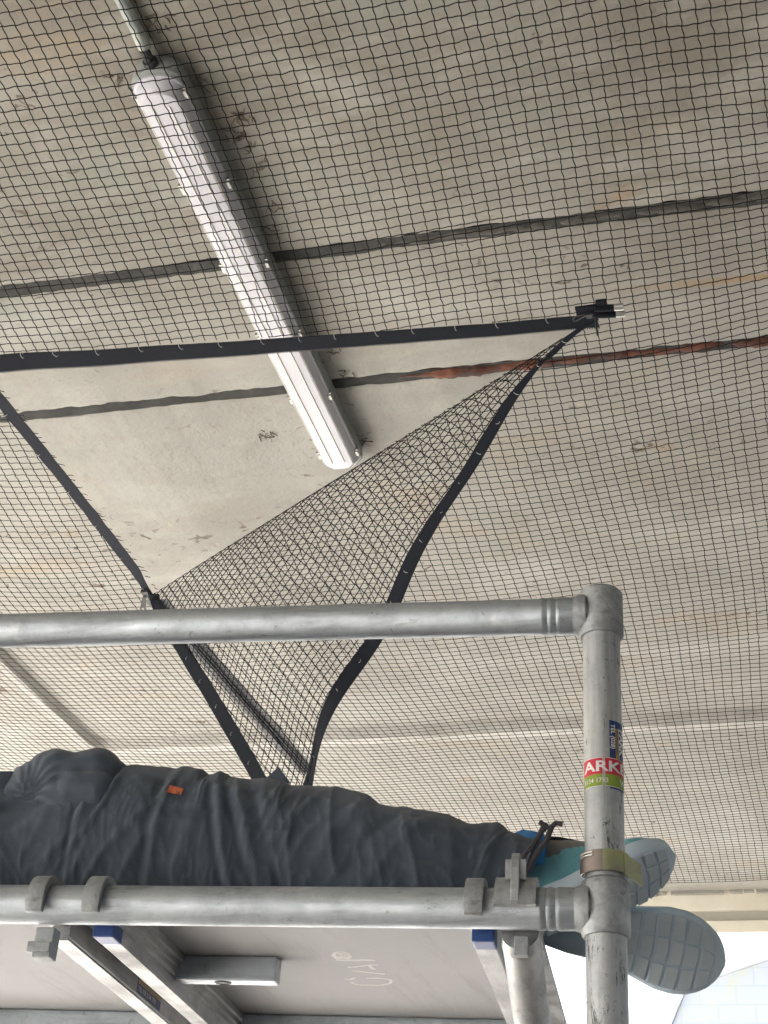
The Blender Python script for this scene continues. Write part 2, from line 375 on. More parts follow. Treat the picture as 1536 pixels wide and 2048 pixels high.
# dark backing strips inside the joints, and what fills them
for J, nm in ((J1, 'joint_backing'), (J2, 'joint_backing')):
    mb = MB(); mb.grid([[(x, J-.022+.0155*x, HC+.0055), (x, J+.022+.0155*x, HC+.0055)] for x in np.linspace(XA, XB, 40)]); obj(nm, mb, M_groove, canopy)
def lumpy(J, x0, x1, r, o, mat_, nm, step=.012, zo=.012, amp=.6):
    pts = []; rs = []
    for x in np.arange(x0, x1, step):
        e = min(1, (x-x0)/.15, (x1-x)/.15); k = 1+amp*ns(x, 0, 14, o)+amp*.7*ns(x, 0, 45, o)
        pts.append((x, J+.0155*x+.006*ns(x, 1, 11, o), HC+zo+.005*ns(x, 2, 17, o))); rs.append(max(.003, r*k*max(.15, e)))
    mb = MB(); mb.tube(pts, rs, 14)
    for i, v in enumerate(mb.v):
        q = Vector(v)*55; d = noise.noise(q)*.005; mb.v[i] = (v[0], v[1]+d, v[2]+noise.noise(q+Vector((9,3,1)))*.005)
    return obj(nm, mb, mat_, canopy, 60)
lumpy(J2, onz((765,775), HC).x, 4.5, .0145, 2.2, M_foam, 'foam_filler')
lumpy(J1, -.95, 4.5, .0125, 6.2, M_seal, 'sealant_bead', zo=.014, amp=.35)

# ---------------------------------------------------------------- strip light and its conduit
ZL = HC-.078
La, Lb = onz((300, 172), ZL), onz((688, 948), ZL)
ax = (Lb-La); LL = ax.length; ax.normalize(); sdv = Vector((ax.y, -ax.x, 0)); WL = .058
lamp = thing('strip_light', 'long white weatherproof strip light fixed under the concrete canopy', 'strip light', (La.x, La.y, HC))
def plan(wd, inset):                         # outline of the fitting: round near end, chamfered far end
    P = []
    for k in range(13):
        a = -PI/2+PI*k/12; P.append((-math.cos(a)*wd*.72+wd*.72+inset, math.sin(a)*wd))
    P = P[::-1]; P = [(s, v) for s, v in P]
    c = wd*.45
    P = [(s, v) for s, v in P]
    return [(s, -v) for s, v in P] + [(LL-inset-c*1.2, wd), (LL-inset, wd-c), (LL-inset, -wd+c), (LL-inset-c*1.2, -wd)]
def ring(wd, inset, z): return [La+ax*s+sdv*v+Vector((0,0,z-La.z)) for s, v in plan(wd, inset)]
mb = MB(); mb.grid([ring(WL*.93, -.012, HC+.001), ring(WL*.97, -.014, HC-.02), ring(WL*1.0, -.012, HC-.042), ring(WL*.9, 0, HC-.044)], closed=True, capends=True)
obj('housing', mb, M_housing, lamp, 35)
mb = MB(); mb.grid([ring(WL*.97, 0.0, HC-.0435), ring(WL*.98, .0, HC-.050), ring(WL*.90, .006, HC-.052), ring(WL*.84, .012, HC-.064), ring(WL*.68, .026, HC-.0765), ring(WL*.45, .045, HC-.078)], closed=True, capends=True)
obj('diffuser', mb, M_lens, lamp, 28)
for v in (-.74, -.30, .33, .72):
    mb = MB(); zz = HC-.079 if abs(v) < .5 else HC-.0735
    mb.tube([La+ax*(.06)+sdv*(v*WL)+Vector((0,0,zz-La.z)), La+ax*(LL-.06)+sdv*(v*WL)+Vector((0,0,zz-La.z))], .0016, 6)
    obj('rib', mb, M_lensrib, lamp, 60)
for i in range(6):
    for sg in (-1, 1):
        s = .055+(LL-.12)*i/5; mb = MB()
        c0 = La+ax*s+sdv*(sg*WL*1.0); c0.z = HC-.045
        mb.box(c0, ax*.012, sdv*.0015, (0,0,.009)); mb.box(c0+Vector((0,0,-.011))-sdv*(sg*.004), ax*.010, sdv*.005, (0,0,.0012))
        mb.box(c0-ax*.016+Vector((0,0,-.006)), ax*.002, sdv*.004, (0,0,.004))
        obj('clip', mb, M_ring, lamp)
mb = MB(); q = La-ax*.012; q.z = HC-.026; mb.tube([q, q-ax*.012, q-ax*.013, q-ax*.04], [.016, .016, .011, .011], 12); obj('cable_gland', mb, M_dark, lamp, 40)
e0 = Vector((q.x, q.y, HC-.018))-ax*.036
mb = MB(); pts = [e0+Vector((.004*ns(t, 0, 3)-.010*t, -t, .004*ns(t, 3, 5))) for t in np.linspace(0, .9, 60)]
mb.tube(pts, [.0135+.0025*ns(i*.09, 0, 4) for i in range(60)], 12)
cd = obj('conduit', mb, M_pipe, None, 60); set_origin(cd, e0); tag(cd, 'flaking grey green conduit pipe leading into the round end of the strip light', 'pipe')
for s in (.5,):
    mb = MB(); c = e0+Vector((-.004, -s, 0)); mb.tube([c+Vector((0,-.008,0)), c+Vector((0,.008,0))], .0165, 14); k = obj('saddle', mb, M_pipe, None); k.parent = cd; k.data.transform(Matrix.Translation(-e0))

mb = MB()
for (x_, y_) in ((478,232),(492,240),(470,268),(508,300),(516,338),(545,415),(550,462),(480,268),(300,38),(322,50),(632,722),(625,700),(668,706),(690,745),(735,882),(700,868),(640,880),(540,872),(528,878),(410,165),(240,160)):
    c0 = onz((x_, y_), HC-.001)
    for _ in range(7):
        p = c0+Vector((random.gauss(0,.010), random.gauss(0,.010), 0)); d_ = Vector((random.gauss(0,1), random.gauss(0,1), 0)).normalized(); pts = [p]
        for k in range(5): d_ = (d_+Vector((random.gauss(0,.6), random.gauss(0,.6), 0))).normalized(); pts.append(pts[-1]+d_*random.uniform(.003,.007)+Vector((0,0,-random.uniform(0,.0012))))
        mb.tube(pts, [random.uniform(.0006,.0014)]*5+[.0003], 5)
wb = obj('cobweb', mb, mat('dusty cobweb', (.11,.085,.06), .9), canopy); wb['kind'] = 'stuff'
# ---------------------------------------------------------------- scaffold frame
TR = .0254
ZT, ZB = CZ+.992, CZ+.578                    # centres of the top and the lower rung
frame = thing('scaffold_tower', 'worn aluminium scaffold end frame with top and lower rails beside the lying person', 'scaffold', T(0,0,0))
mb = MB(); mb.tube([T(0,0,.02), T(0,0,ZT+.01)], TR, 40); obj('post', mb, M_alu_z, frame, 40)
mb = MB(); mb.tube([T(-1.42,0,.02), T(-1.42,0,ZT+.01)], TR, 32); obj('post', mb, M_alu_z, frame, 40)
for z in (ZT, ZB, ZB-.42, ZB-.84, ZB-1.26):
    pts = []; rs = []
    def ringed(x, r): pts.append(T(x, 0, z)); rs.append(r)
    ringed(-1.40, TR)
    for x in (-.085, -.082, -.079, -.073, -.070, -.067, -.061, -.058, -.055): ringed(x, TR+(.0016 if round((x+.085)*1000) % 12 in (3, 6) else 0))
    ringed(-.01, TR)
    mb = MB(); mb.tube(pts, rs, 40); obj('rail', mb, M_alu_x, frame, 40)
    for k in range(1):
        for xp in (0, -1.42):
            mb = MB(); R1 = .0306; top = z == ZT
            a, b = (-.036, .036)
            prof_ = [(TR+.0005, a), (R1-.002, a), (R1, a+.003), (R1, b-.004), (R1-.004, b), (.002 if top else TR+.0005, b+(.002 if top else 0))]
            rws = []
            for r, dz in prof_: rws.append([T(xp+r*math.cos(t*2*PI/40), r*math.sin(t*2*PI/40), z+dz) for t in range(40)])
            mb.grid(rws, closed=True, capends=top)
            sg = -1 if xp == 0 else 1
            nub = [(.020, .0312), (.029, .0303), (.033, .0285), (.037, .0268), (.040, .0256)]
            rws = [[T(xp+sg*x, r*math.cos(t*2*PI/40), z+r*math.sin(t*2*PI/40)) for t in range(40)] for x, r in nub]
            mb.grid(rws, closed=True)
            obj('coupling', mb, M_cast, frame, 40)
# text on curved stickers: font curves laid on the tube
def text_mesh(body, size, bold=0.0, shear=0.0):
    cu = bpy.data.curves.new('lettering', 'FONT'); cu.body = body; cu.size = size; cu.offset = bold; cu.shear = shear
    cu.align_x = 'LEFT'; cu.resolution_u = 3
    o = bpy.data.objects.new('lettering', cu); C.objects.link(o); bpy.context.view_layer.update()
    dg = bpy.context.evaluated_depsgraph_get(); me = bpy.data.meshes.new_from_object(o.evaluated_get(dg))
    bpy.data.objects.remove(o); bpy.data.curves.remove(cu)
    bm = bmesh.new(); bm.from_mesh(me); bmesh.ops.triangulate(bm, faces=bm.faces)
    for _ in range(2):
        L = [e for e in bm.edges if e.calc_length() > .004]
        if L: bmesh.ops.subdivide_edges(bm, edges=L, cuts=1)
    bmesh.ops.triangulate(bm, faces=bm.faces)
    vs = [v.co.copy() for v in bm.verts]; fs = [tuple(v.index for v in f.verts) for f in bm.faces]; bm.free(); bpy.data.meshes.remove(me)
    return vs, fs
VIEW = math.atan2((Vector((0,0,0))-P0).dot(EY), (Vector((0,0,0))-P0).dot(EX))   # bearing from the post to the eye
def cyl(a, z, r): t = VIEW+a/TR; return T(r*math.cos(t), r*math.sin(t), z)      # a = arc length to the right of the visible centre line
def patch(mb, a0, a1, z0, z1, r, mi=0, n=26, tear=None):
    rws = []
    for i in range(n+1):
        a = a0+(a1-a0)*i/n; rws.append([cyl(a, z0, r), cyl(a, z1, r)])
    return mb.grid(rws, mi=mi)
stick = []
zt, zm, zb_ = CZ+.7695, CZ+.7475, CZ+.7315
r0 = TR+.0004
mb = MB()   # the wide red and green sticker, split by a tear at its middle
for a0, a1 in ((-.0335, -.0009), (.0018, .039)):
    patch(mb, a0, a1, zb_-.0006, zt+.0008, r0, 0); patch(mb, a0+.0003, a1-.0003, zm, zt, r0+.00025, 1); patch(mb, a0+.0003, a1-.0003, zb_, zm, r0+.00025, 2)
# ragged torn edges
patch(mb, -.0345, -.0330, zb_-.008, zt-.004, r0+.0005, 0, 4)
patch(mb, -.050, -.0345, zb_-.004, zt-.004, r0, 1, 10)
vs, fs = text_mesh('ARKER', .0200, .0005)
mb.add([cyl(-.0290+v.x*1.36, zm+.0042+v.y, r0+.0006) for v in vs], fs, 0)
vs, fs = text_mesh('3134 1793', .0088, .0001)
mb.add([cyl(-.0295+v.x*.95, zb_+.0045+v.y, r0+.0006) for v in vs], fs, 0)
vs, fs = text_mesh('W', .0125, .0003)
mb.add([cyl(.0235+v.x, zb_+.003+v.y, r0+.0006) for v in vs], fs, 0)
# bare scuffed metal showing through the tear
st1 = obj('sticker', mb, [M_white, M_red, M_green], frame, fix=False)
mb = MB()   # the blue sticker above it, lettered sideways
patch(mb, .0085, .040, zt+.001, CZ+.8235, r0, 0); patch(mb, .0170, .0215, zt+.0012, CZ+.813, r0+.0003, 1)
vs, fs = text_mesh('TEL (028)', .0095, .0003)
for sx, txt, size, mi, a_, zs in ((0, vs, 1, 2, .0105, CZ+.818),): mb.add([cyl(a_+v.y*.85, zs-v.x*.92, r0+.0006) for v in vs], [f[::-1] for f in fs], 2)
vs, fs = text_mesh('SCAFFOLDING', .0052, .0002); mb.add([cyl(.0176+v.y*.8, CZ+.811-v.x, r0+.0006) for v in vs], [f[::-1] for f in fs], 0)
vs, fs = text_mesh('PARK', .0150, .0006); mb.add([cyl(.0235+v.y, CZ+.814-v.x, r0+.0006) for v in vs], [f[::-1] for f in fs], 2)
patch(mb, .0222, .0232, zt+.0012, CZ+.814, r0+.0004, 2, 4)
obj('sticker', mb, [M_navy, M_yel, M_white], frame, fix=False, label='blue sticker with sideways white lettering')
mb = MB(); patch(mb, .008, .036, zb_-.0035, zb_-.0012, r0, 0, 12); obj('sticker_edge', mb, M_navy, frame, fix=False)

# locking clip round the post, just above the lower coupling
mb = MB(); RC = .0300; zc = ZB+.054; rows = []
for k in range(46):
    t = VIEW+math.radians(-130+k*5.0); a_ = -130+k*5.0; tilt = .004*math.sin(math.radians(a_))-.00006*a_
    rows.append([T(r*math.cos(t), r*math.sin(t), zc+dz+tilt) for r, dz in ((RC, -.0135), (RC+.0016, -.0135), (RC+.0016, .0135), (RC, .0135))])
t = VIEW+math.radians(95); tang = Vector((-math.sin(t), math.cos(t), 0))
lastc = rows[-1]
# flat tail leaving the post at the visible right-hand side
rows2 = []
t0 = VIEW+math.radians(48)
dirv = (EX*(-math.sin(t0))+EY*math.cos(t0)).normalized(); dirn = (EX*math.cos(t0)+EY*math.sin(t0)).normalized()
for s in (0, .01, .02, .031):
    c_ = T(RC*math.cos(t0), RC*math.sin(t0), zc-.0025)+dirv*s+dirn*.0018+EZ*(-.22*s)
    rows2.append([c_+EZ*-.0135, c_+dirn*.0016+EZ*-.0135, c_+dirn*.0016+EZ*.0135, c_+EZ*.0135])
mb.grid(rows[:26], closed=True, capends=True, mi=1); mb.grid(rows[25:], closed=True, capends=True); mb.grid(rows2, closed=True, capends=True)
clipo = thing('locking_clip', 'bent zinc locking clip wrapped round the scaffold post above the lower rail', 'clip', T(0,0,zc))
obj('strap', mb, [M_zinc, M_brown], clipo, 40)
mb = MB()
for dz in (.0035, .0075):
    mb.tube([cyl(RC*0+(-.030+.0022*k), zc+dz+.003, RC+.0022) for k in range(9)], .0014, 8)
obj('wire', mb, M_steel, clipo, 60)

# ---------------------------------------------------------------- platforms
ZD = CZ+.600                                 # underside of the plywood
def hook(mb, xc, wd, yb=.075):               # cast hook from the rail over the rung
    R = .0375; ri = .0266
    P = [(yb, -.012), (yb, .016), (.040, .020)] + [(R*math.cos(a), R*math.sin(a)) for a in np.linspace(math.radians(38), PI, 14)]
    P += [(-R, -.015), (-R+.003, -.019), (-ri-.0004, -.019)] + [(ri*math.cos(a), ri*math.sin(a)) for a in np.linspace(PI, math.radians(12), 14)] + [(.034, -.012)]
    mb.prism([T(xc-wd/2, y, ZB+z) for y, z in P], EX*wd)
def profile(sg):                             # side beam, sg=+1 left beam (inner side towards +x)
    return [(0,-.053), (.027,-.053), (.027,-.049), (.0255,-.049), (.0255,-.030), (.031,-.028), (.031,-.021), (.036,-.020), (.036,-.012), (.041,-.011), (.041,-.001), (.041,.013), (0,.013), (0,-.012), (.0025,-.013), (.0025,-.0165), (0,-.0175), (0,-.047), (.0015,-.049)]
DX0, DX1, DY0, DY1 = -.681, -.144, .045, 2.0
plat = thing('scaffold_platform', 'right scaffold platform, grey underside marked GAP in white paint', 'platform', T(DX0, DY0, ZD), 'scaffold platforms side by side')
mb = MB(); mb.box(T((DX0+DX1)/2, (DY0+DY1)/2, ZD+.0058), EX*((DX1-DX0)/2-.0413), EY*((DY1-DY0)/2), EZ*.0055); obj('deck_panel', mb, M_ply, plat)
for sg, x0 in ((1, DX0), (-1, DX1)):
    mb = MB(); mb.prism([T(x0+sg*x, DY0+.012, ZD+z) for x, z in profile(sg)], EY*(DY1-DY0-.012)); rl = obj('side_rail', mb, M_alu_y, plat)
    mb = MB(); mb.box(T(x0+sg*.0135, DY0+.010, ZD-.041), EX*.0145, EY*.019, EZ*.0125); obj('end_cap', mb, M_blue, plat, bevel=.002)
    mb = MB(); hook(mb, x0+sg*.018, .024); obj('hook', mb, M_cast, plat, 50, bevel=.0018)
mb = MB(); mb.box(T(DX1-.045, DY0-.012, ZD-.010), EX*.016, EY*.018, EZ*.016); obj('end_block', mb, M_cast, plat, bevel=.002)
mb = MB(); mb.box(T((DX0+DX1)/2, DY0+.003, ZD+.0105), EX*((DX1-DX0)/2-.03), EY*.004, EZ*.007); obj('edge_strip', mb, M_alu_x, plat)
# stiffener block across the underside with a drain hole
b0, b1, b2, b3 = (tl(onz(p, ZD)) for p in ((398,1918), (560,1918), (560,1972), (420,1972)))
by0 = (b0[1]+b1[1])/2; 
mb = MB(); xa, xb = DX0+.030, b1[0]
hh = .036; bd = .030
def rr(xc): return [T(xc, 0, 0)]
yb0 = by0-.02
mb.prism([T(xa, y, ZD-.0005+z) for y, z in ((yb0,0), (yb0,-hh), (yb0+bd,-hh), (yb0+bd,0))], EX*(xb-xa)); cb = obj('cross_bar', mb, M_alu_x, plat, bevel=.0025)
yc2 = tl(onz((700,2031), ZD))[1]
mb2 = MB(); mb2.prism([T(DX0+.04, y, ZD-.0005+z) for y, z in ((yc2,0), (yc2,-.034), (yc2+.03,-.034), (yc2+.03,0))], EX*(DX1-DX0-.08)); obj('cross_bar', mb2, M_alu_x, plat, bevel=.0025)
mb = MB(); xc = xa+(xb-xa)*.46; rws = [[T(xc+r*math.cos(t*PI/12)*1.25, yb0+bd/2+r*math.sin(t*PI/12), ZD-.0005-hh-dz) for t in range(24)] for r, dz in ((.0105,.0006), (.0088,.0012), (.0086,.0003), (.004,.0003))]
mb.grid(rws, closed=True, capends=True); k = obj('drain_hole', mb, M_dark, cb)
# painted letters on the underside
def stroke(mb, pts, wd):
    P = [onz((x, y), ZD+.00005) for x, y in pts]
    Q = []
    for i in range(len(P)-1):
        for k in range(5): Q.append(P[i].lerp(P[i+1], k/5))
    Q.append(P[-1]); rws = []
    for i, p in enumerate(Q):
        t = (Q[min(i+1, len(Q)-1)]-Q[max(0, i-1)]).normalized(); s_ = Vector((t.y, -t.x, 0)); k = wd*(.75+.5*random.random())
        rws.append([p+s_*k, p-s_*k])
    mb.grid(rws)
def zp(l): return [(620+x*180/1536, 1860+y*140/1195) for x, y in l]
mb = MB()
stroke(mb, zp([(450,515), (700,520), (900,512), (1100,518)]), .0034)
stroke(mb, zp([(480,500), (400,430), (430,385), (540,370), (640,395), (680,450), (640,500)]), .0034)
stroke(mb, zp([(470,420), (560,410), (640,430)]), .006); stroke(mb, zp([(480,470), (560,470), (620,460)]), .006)
stroke(mb, zp([(640,640), (780,630), (960,605), (1160,595)]), .0028); stroke(mb, zp([(720,695), (900,715), (1080,735), (1280,755)]), .0028); stroke(mb, zp([(1010,610), (1060,650), (1100,680)]), .003)
stroke(mb, zp([(590,835), (680,850), (770,815)]), .0028); stroke(mb, zp([(680,890), (760,920), (840,938), (1000,940), (1150,945), (1290,930), (1370,910), (1385,870), (1370,850), (1250,830), (1150,820), (970,825)]), .0026)
obj('painted_lettering', mb, M_chalk, plat, fix=False, label='GAP written in white paint')
plat2 = copy_tree(plat)
plat2['label'] = 'left scaffold platform with mauve grey underside running out of the left edge'
for ch in list(plat2.children):
    if ch.name.split('.')[0] in ('painted_lettering', 'end_block', 'end_cap'): bpy.data.objects.remove(ch)
plat2.location = plat2.location - EX*.579
mb = MB(); mb.box(T(DX1-.579-.018, .028, ZB-.045), EX*.013, EY*.012, EZ*.020); mb.box(T(DX1-.579-.022, .020, ZB-.052), EX*.016, EY*.008, EZ*.007)
c = obj('catch', mb, M_cast, None, bevel=.002); c.parent = plat2; c.data.transform(Matrix.Translation(-plat2.location))
mb = MB(); mb.prism([T(DX1+x, DY0+.02, ZD+z) for x, z in ((.0005,.012), (.0005,-.004), (.046,.001), (.046,.012))], EY*1.93); obj('edge_trim', mb, M_alu_y, plat)
# sticker on the flank of the left platform's rail, lettered along it
xs_ = DX1-.579+.0006
def on_x(p, xp): r = ray(p); k = (P0.dot(EX)+xp)/r.dot(EX); q = r*k; q.z += CZ; return q
q0, q1, q2 = on_x((275,1968), xs_), on_x((308,1998), xs_), on_x((300,2036), xs_)
y0_, y1_ = tl(q0)[1], tl(q1)[1]+.01
mb = MB(); zt2, zb2 = ZD-.004, ZD-.046
y1_ = y0_+.12
mb.add([T(xs_, y0_, zb2), T(xs_, y1_, zb2), T(xs_, y1_, zt2), T(xs_, y0_, zt2)], [(0,1,2,3)], 0)
mb.add([T(xs_+.0003, y0_+.003, zt2-.028), T(xs_+.0003, y1_-.003, zt2-.028), T(xs_+.0003, y1_-.003, zt2-.018), T(xs_+.0003, y0_+.003, zt2-.018)], [(0,1,2,3)], 1)
vs, fs = text_mesh('PARKE', .024, .0004); mb.add([T(xs_+.0005, y0_+.006+v.x*1.2, zt2-.0165+v.y*.75) for v in vs], fs, 2)
vs, fs = text_mesh('TEL 028 3134 1793', .0105, .0001); mb.add([T(xs_+.0005, y0_+.006+v.x*1.05, zt2-.038+v.y) for v in vs], fs, 2)
st = obj('sticker', mb, [M_navy, M_yel, M_white], None, fix=False, label='faded blue and white sticker lettered PARKE'); st.parent = plat2; st.data.transform(Matrix.Translation(-plat2.location))

# diagonal brace hooked on the lower rail, dropping away under the right platform
brace = thing('diagonal_brace', 'round aluminium brace tube hooked over the lower rail next to the post', 'brace', T(-.11, .03, ZB))
bx_ = -.110; d_ = (T(bx_,.224,CZ+.490)-T(bx_,.03,CZ+.560)).normalized(); s0 = T(bx_, .036, CZ+.5575)
mb = MB(); mb.tube([s0, s0+d_*.012, s0+d_*.016, s0+d_*.022, s0+d_*.026, s0+d_*2.0], [TR*.93, TR*.95, TR*1.0, TR*1.0, TR*.97, TR], 36); obj('tube', mb, M_alu_y, brace, 40)
mb = MB()
P = [(.0,-.030)] + [(math.cos(PI*.02+PI*1.06*k/12)*.0385, math.sin(PI*.02+PI*1.06*k/12)*.0385) for k in range(13)]
P = [(.040,-.018), (.040,.01)] + P[1:] + [(-.0385,-.006), (-.0268,-.006)] + [(math.cos(PI*1.06-PI*1.06*k/12)*.0266, math.sin(PI*1.06-PI*1.06*k/12)*.0266) for k in range(13)] + [(.030,-.018)]
mb.prism([T(bx_-.026, y, ZB+z) for y, z in P], EX*.052); obj('hook', mb, M_cast, brace, 50, bevel=.003)
mb = MB(); mb.prism([T(bx_-.0055, y, ZB+z) for y, z in ((-.0385,-.002), (-.042,.012), (-.040,.040), (-.030,.062), (-.018,.062), (-.012,.040), (-.020,.034), (-.034,.020))], EX*.011)
mb.box(T(bx_, -.030, ZB+.040), EX*.013, EY*.004, EZ*.013); obj('trigger', mb, M_cast, brace, bevel=.0015)
mb = MB(); mb.box(T(bx_+.003, .028, ZB-.040), EX*.009, EY*.008, EZ*.012); obj('catch', mb, M_cast, brace, bevel=.0015)
# ---------------------------------------------------------------- the person lying across the platforms
DT = CZ+.612                                  # walking surface
person = thing('person', 'person in charcoal work trousers and turquoise trainers lying across the scaffold platforms', 'person', T(-.6, .28, DT))
SKY = math.sin(math.radians(21)); CKY = math.cos(math.radians(21))
def top_from_pixel(p, yc, zb, a):             # top of an ellipse section whose silhouette passes through the pixel
    q = tl(ony(p, yc)); zl = q[2]; lo, hi = .01, (zl-zb)/2
    for _ in range(30):
        b = (lo+hi)/2
        if (zl-zb-b)*CKY > math.sqrt((a*SKY)**2+(b*CKY)**2): lo = b
        else: hi = b
    return q[0], zb+2*b
def interp(tab, x):
    if x <= tab[0][0]: return tab[0][1]
    for (a, b), (c, d) in zip(tab, tab[1:]):
        if x <= c: return b+(d-b)*(x-a)/(c-a)
    return tab[-1][1]
def smooth01(t): t = max(0, min(1, t)); return t*t*(3-2*t)
def crease(x, th, x0, slope, wd, amp):        # a fold running round the leg, leaning with slope
    d = (x-x0-slope*math.sin(th))/wd; return amp*math.exp(-d*d)
def fold_noise(x, y, z, s=1.0):
    w1 = noise.noise(Vector((x*5+1, y*4, z*5))); w2 = noise.noise(Vector((x*9+7, y*6, z*7+3)))
    u = x+.045*w1+.02*w2
    r1 = 1-abs(noise.noise(Vector((u*17+z*3.5, y*3, z*2.2))))*2.2          # folds wrapping the limb
    r2 = 1-abs(noise.noise(Vector((u*26-z*15, y*6, z*9+11))))*2.2          # slanting pulls
    r3 = 1-abs(noise.noise(Vector((u*55+z*20, y*16, z*30))))*2.2
    k1 = max(0, r1)**2.2; k2 = max(0, r2)**2.5; k3 = max(0, r3)**2
    g1 = smooth01(.5+1.4*noise.noise(Vector((x*4+3, y*3, z*5)))); g2 = smooth01(.5+1.6*noise.noise(Vector((x*6-9, y*3, z*6))))
    return s*(.0075*k1*g1+.0052*k2*g2+.0026*k3+.004*w2-.004)
CONT = [(-140,1590),(0,1580),(60,1572),(150,1562),(240,1545),(300,1538),(400,1540),(420,1543),(428,1549),(433,1562),(440,1557),(460,1555),(474,1558),(482,1566),(510,1563),(545,1566),(590,1572),(620,1573),(680,1577),(720,1582),(745,1592),(765,1611),(800,1615),(850,1619),(900,1628),(928,1640),(945,1637),(960,1632),(974,1634),(990,1645),(1030,1655),(1058,1662)]
YC = .235
def legsec(p):
    a = .125-.045*smooth01((p[0]-250)/650); x, z = top_from_pixel(p, YC, DT-.004, a); return x, z
TOPS = [legsec(p) for p in CONT]
# near leg
mb = MB(); NX, NT = 430, 110; rows = []
x0, x1 = TOPS[0][0], TOPS[-1][0]
for i in range(NX+1):
    x = x0+(x1-x0)*i/NX; t = i/NX; zt = interp(TOPS, x)
    fine = zt; zs = sum(interp(TOPS, x+d) for d in (-.05,-.03,-.01,.01,.03,.05))/6
    a = .125-.045*smooth01((x+.80)/.5); zb = DT-.002+.028*smooth01((x+.26)/.14)
    row = []
    for k in range(NT):
        th = 2*PI*k/NT; cs, sn = math.cos(th), math.sin(th)
        topw = smooth01((sn-.55)/.4)
        z_t = fine*topw+zs*(1-topw); b = (z_t-zb)/2
        e = 2/2.35
        yy = YC+.05*smooth01((x+.30)/.2)-math.copysign(abs(cs)**e, cs)*a; zz = zb+b+math.copysign(abs(sn)**e, sn)*b
        d = fold_noise(x, yy, zz)
        for c in ((-.772,.012,.006,-.006),(-.765,.02,.010,.004),(-.66,.010,.009,-.004),(-.648,.012,.007,.0035),(-.60,.02,.012,.004),(-.565,-.03,.007,-.005),(-.552,-.03,.009,.006),(-.53,-.045,.006,-.004),(-.515,-.05,.010,.006),(-.49,-.05,.008,-.004),(-.40,.06,.012,.004),(-.35,.07,.010,-.004),(-.31,.075,.012,.004)):
            d += crease(x, th, *c)
        lim = .35 if sn > .6 else 1.0
        d *= lim
        # cargo pocket sewn on the thigh: a slightly raised patch with a turned edge
        pu, pv = (x+.535)/.062, (math.atan2(math.sin(th-.75), math.cos(th-.75)))/.42; pe = max(abs(pu), abs(pv)); d += .0035*smooth01((1-pe)/.06)-.0022*math.exp(-((pe-.90)/.02)**2)
        d -= .0022*math.exp(-((math.sin(th)-.18-.10*math.sin(x*5))/.022)**2)*(1 if x < -.2 else 0)      # outside seam
        # double stitched seam up the shin and the cuff hem
        d -= crease(x, th, -.178, .020, .0016, .0018)+crease(x, th, -.187, .020, .0016, .0014)
        d += .004*smooth01((x+.190)/.012)*(1-smooth01((x+.175)/.012))
        row.append(T(x+.022*math.sin(th)*smooth01((x+.28)/.15), yy-cs*d, zz+sn*d))
    rows.append(row)
mb.grid(rows, closed=True, capends=True)
# far leg, lower and behind
rows = []
for i in range(121):
    t = i/120; x = -.98+.80*t; yc = .44+.0*t; a = .105-.05*t; zb = DT+.0; b = .085-.035*t
    row = []
    for k in range(48):
        th = 2*PI*k/48; cs, sn = math.cos(th), math.sin(th); yy = yc-cs*a; zz = zb+b+sn*b; d = fold_noise(x+3, yy, zz, .8)
        row.append(T(x, yy-cs*d, zz+sn*d))
    rows.append(row)
mb.grid(rows, closed=True, capends=True)
mb.v = [(a, b, max(c, DT-.002)) for a, b, c in mb.v]
trou = obj('trousers', mb, M_trou, person, 180)
# pocket flap standing up from the thigh, and the low pocket edge beside it
mb = MB(); fl = []
for p, y in (((505,1572),.235), ((532,1556),.23), ((556,1533),.225), ((568,1548),.228), ((580,1565),.235), ((560,1573),.24)): fl.append(ony(p, y))
mb.prism(fl, EY*.006+EZ*.001); obj('pocket_flap', mb, M_trou, trou, 40, bevel=.0015)
# orange tab lettered on the thigh
c = [ony(p, YC-.088) for p in ((333,1583),(339,1570),(368,1576),(363,1590))]
def push(v, k): return v+Vector((v.x, v.y, v.z-CZ)).normalized()*(-k)
# find the cloth under the tab
tm = trou.data
from mathutils.bvhtree import BVHTree
bv = BVHTree.FromPolygons([v.co + person.location for v in tm.vertices], [tuple(p.vertices) for p in tm.polygons])
EYE = Vector((0, 0, CZ))
def on_cloth(p, lift=.0012):
    r = ray(p).normalized(); h = bv.ray_cast(EYE, r)
    return (h[0] - r*lift) if h[0] is not None else ony(p, YC-.1)
mb = MB(); quad = [(333,1584),(340,1570),(367,1577),(361,1590)]; rws = []
for i in range(9):
    u = i/8; A_ = (quad[0][0]+(quad[3][0]-quad[0][0])*u, quad[0][1]+(quad[3][1]-quad[0][1])*u); B_ = (quad[1][0]+(quad[2][0]-quad[1][0])*u, quad[1][1]+(quad[2][1]-quad[1][1])*u)
    rws.append([on_cloth((A_[0]+(B_[0]-A_[0])*v/5, A_[1]+(B_[1]-A_[1])*v/5), .0032) for v in range(6)])
mb.grid(rws)
tab = obj('tab', mb, M_orange, trou, 60, label='orange cloth tab', fix=False)
vs, fs = text_mesh('26', 11, .2); mb = MB()
mb.add([on_cloth((350+v.x*.95*.9+v.y*.25, 1588+v.x*.95*.22-v.y*.95), .0042) for v in vs], fs)
k = obj('tab_lettering', mb, M_dark, trou, fix=False)
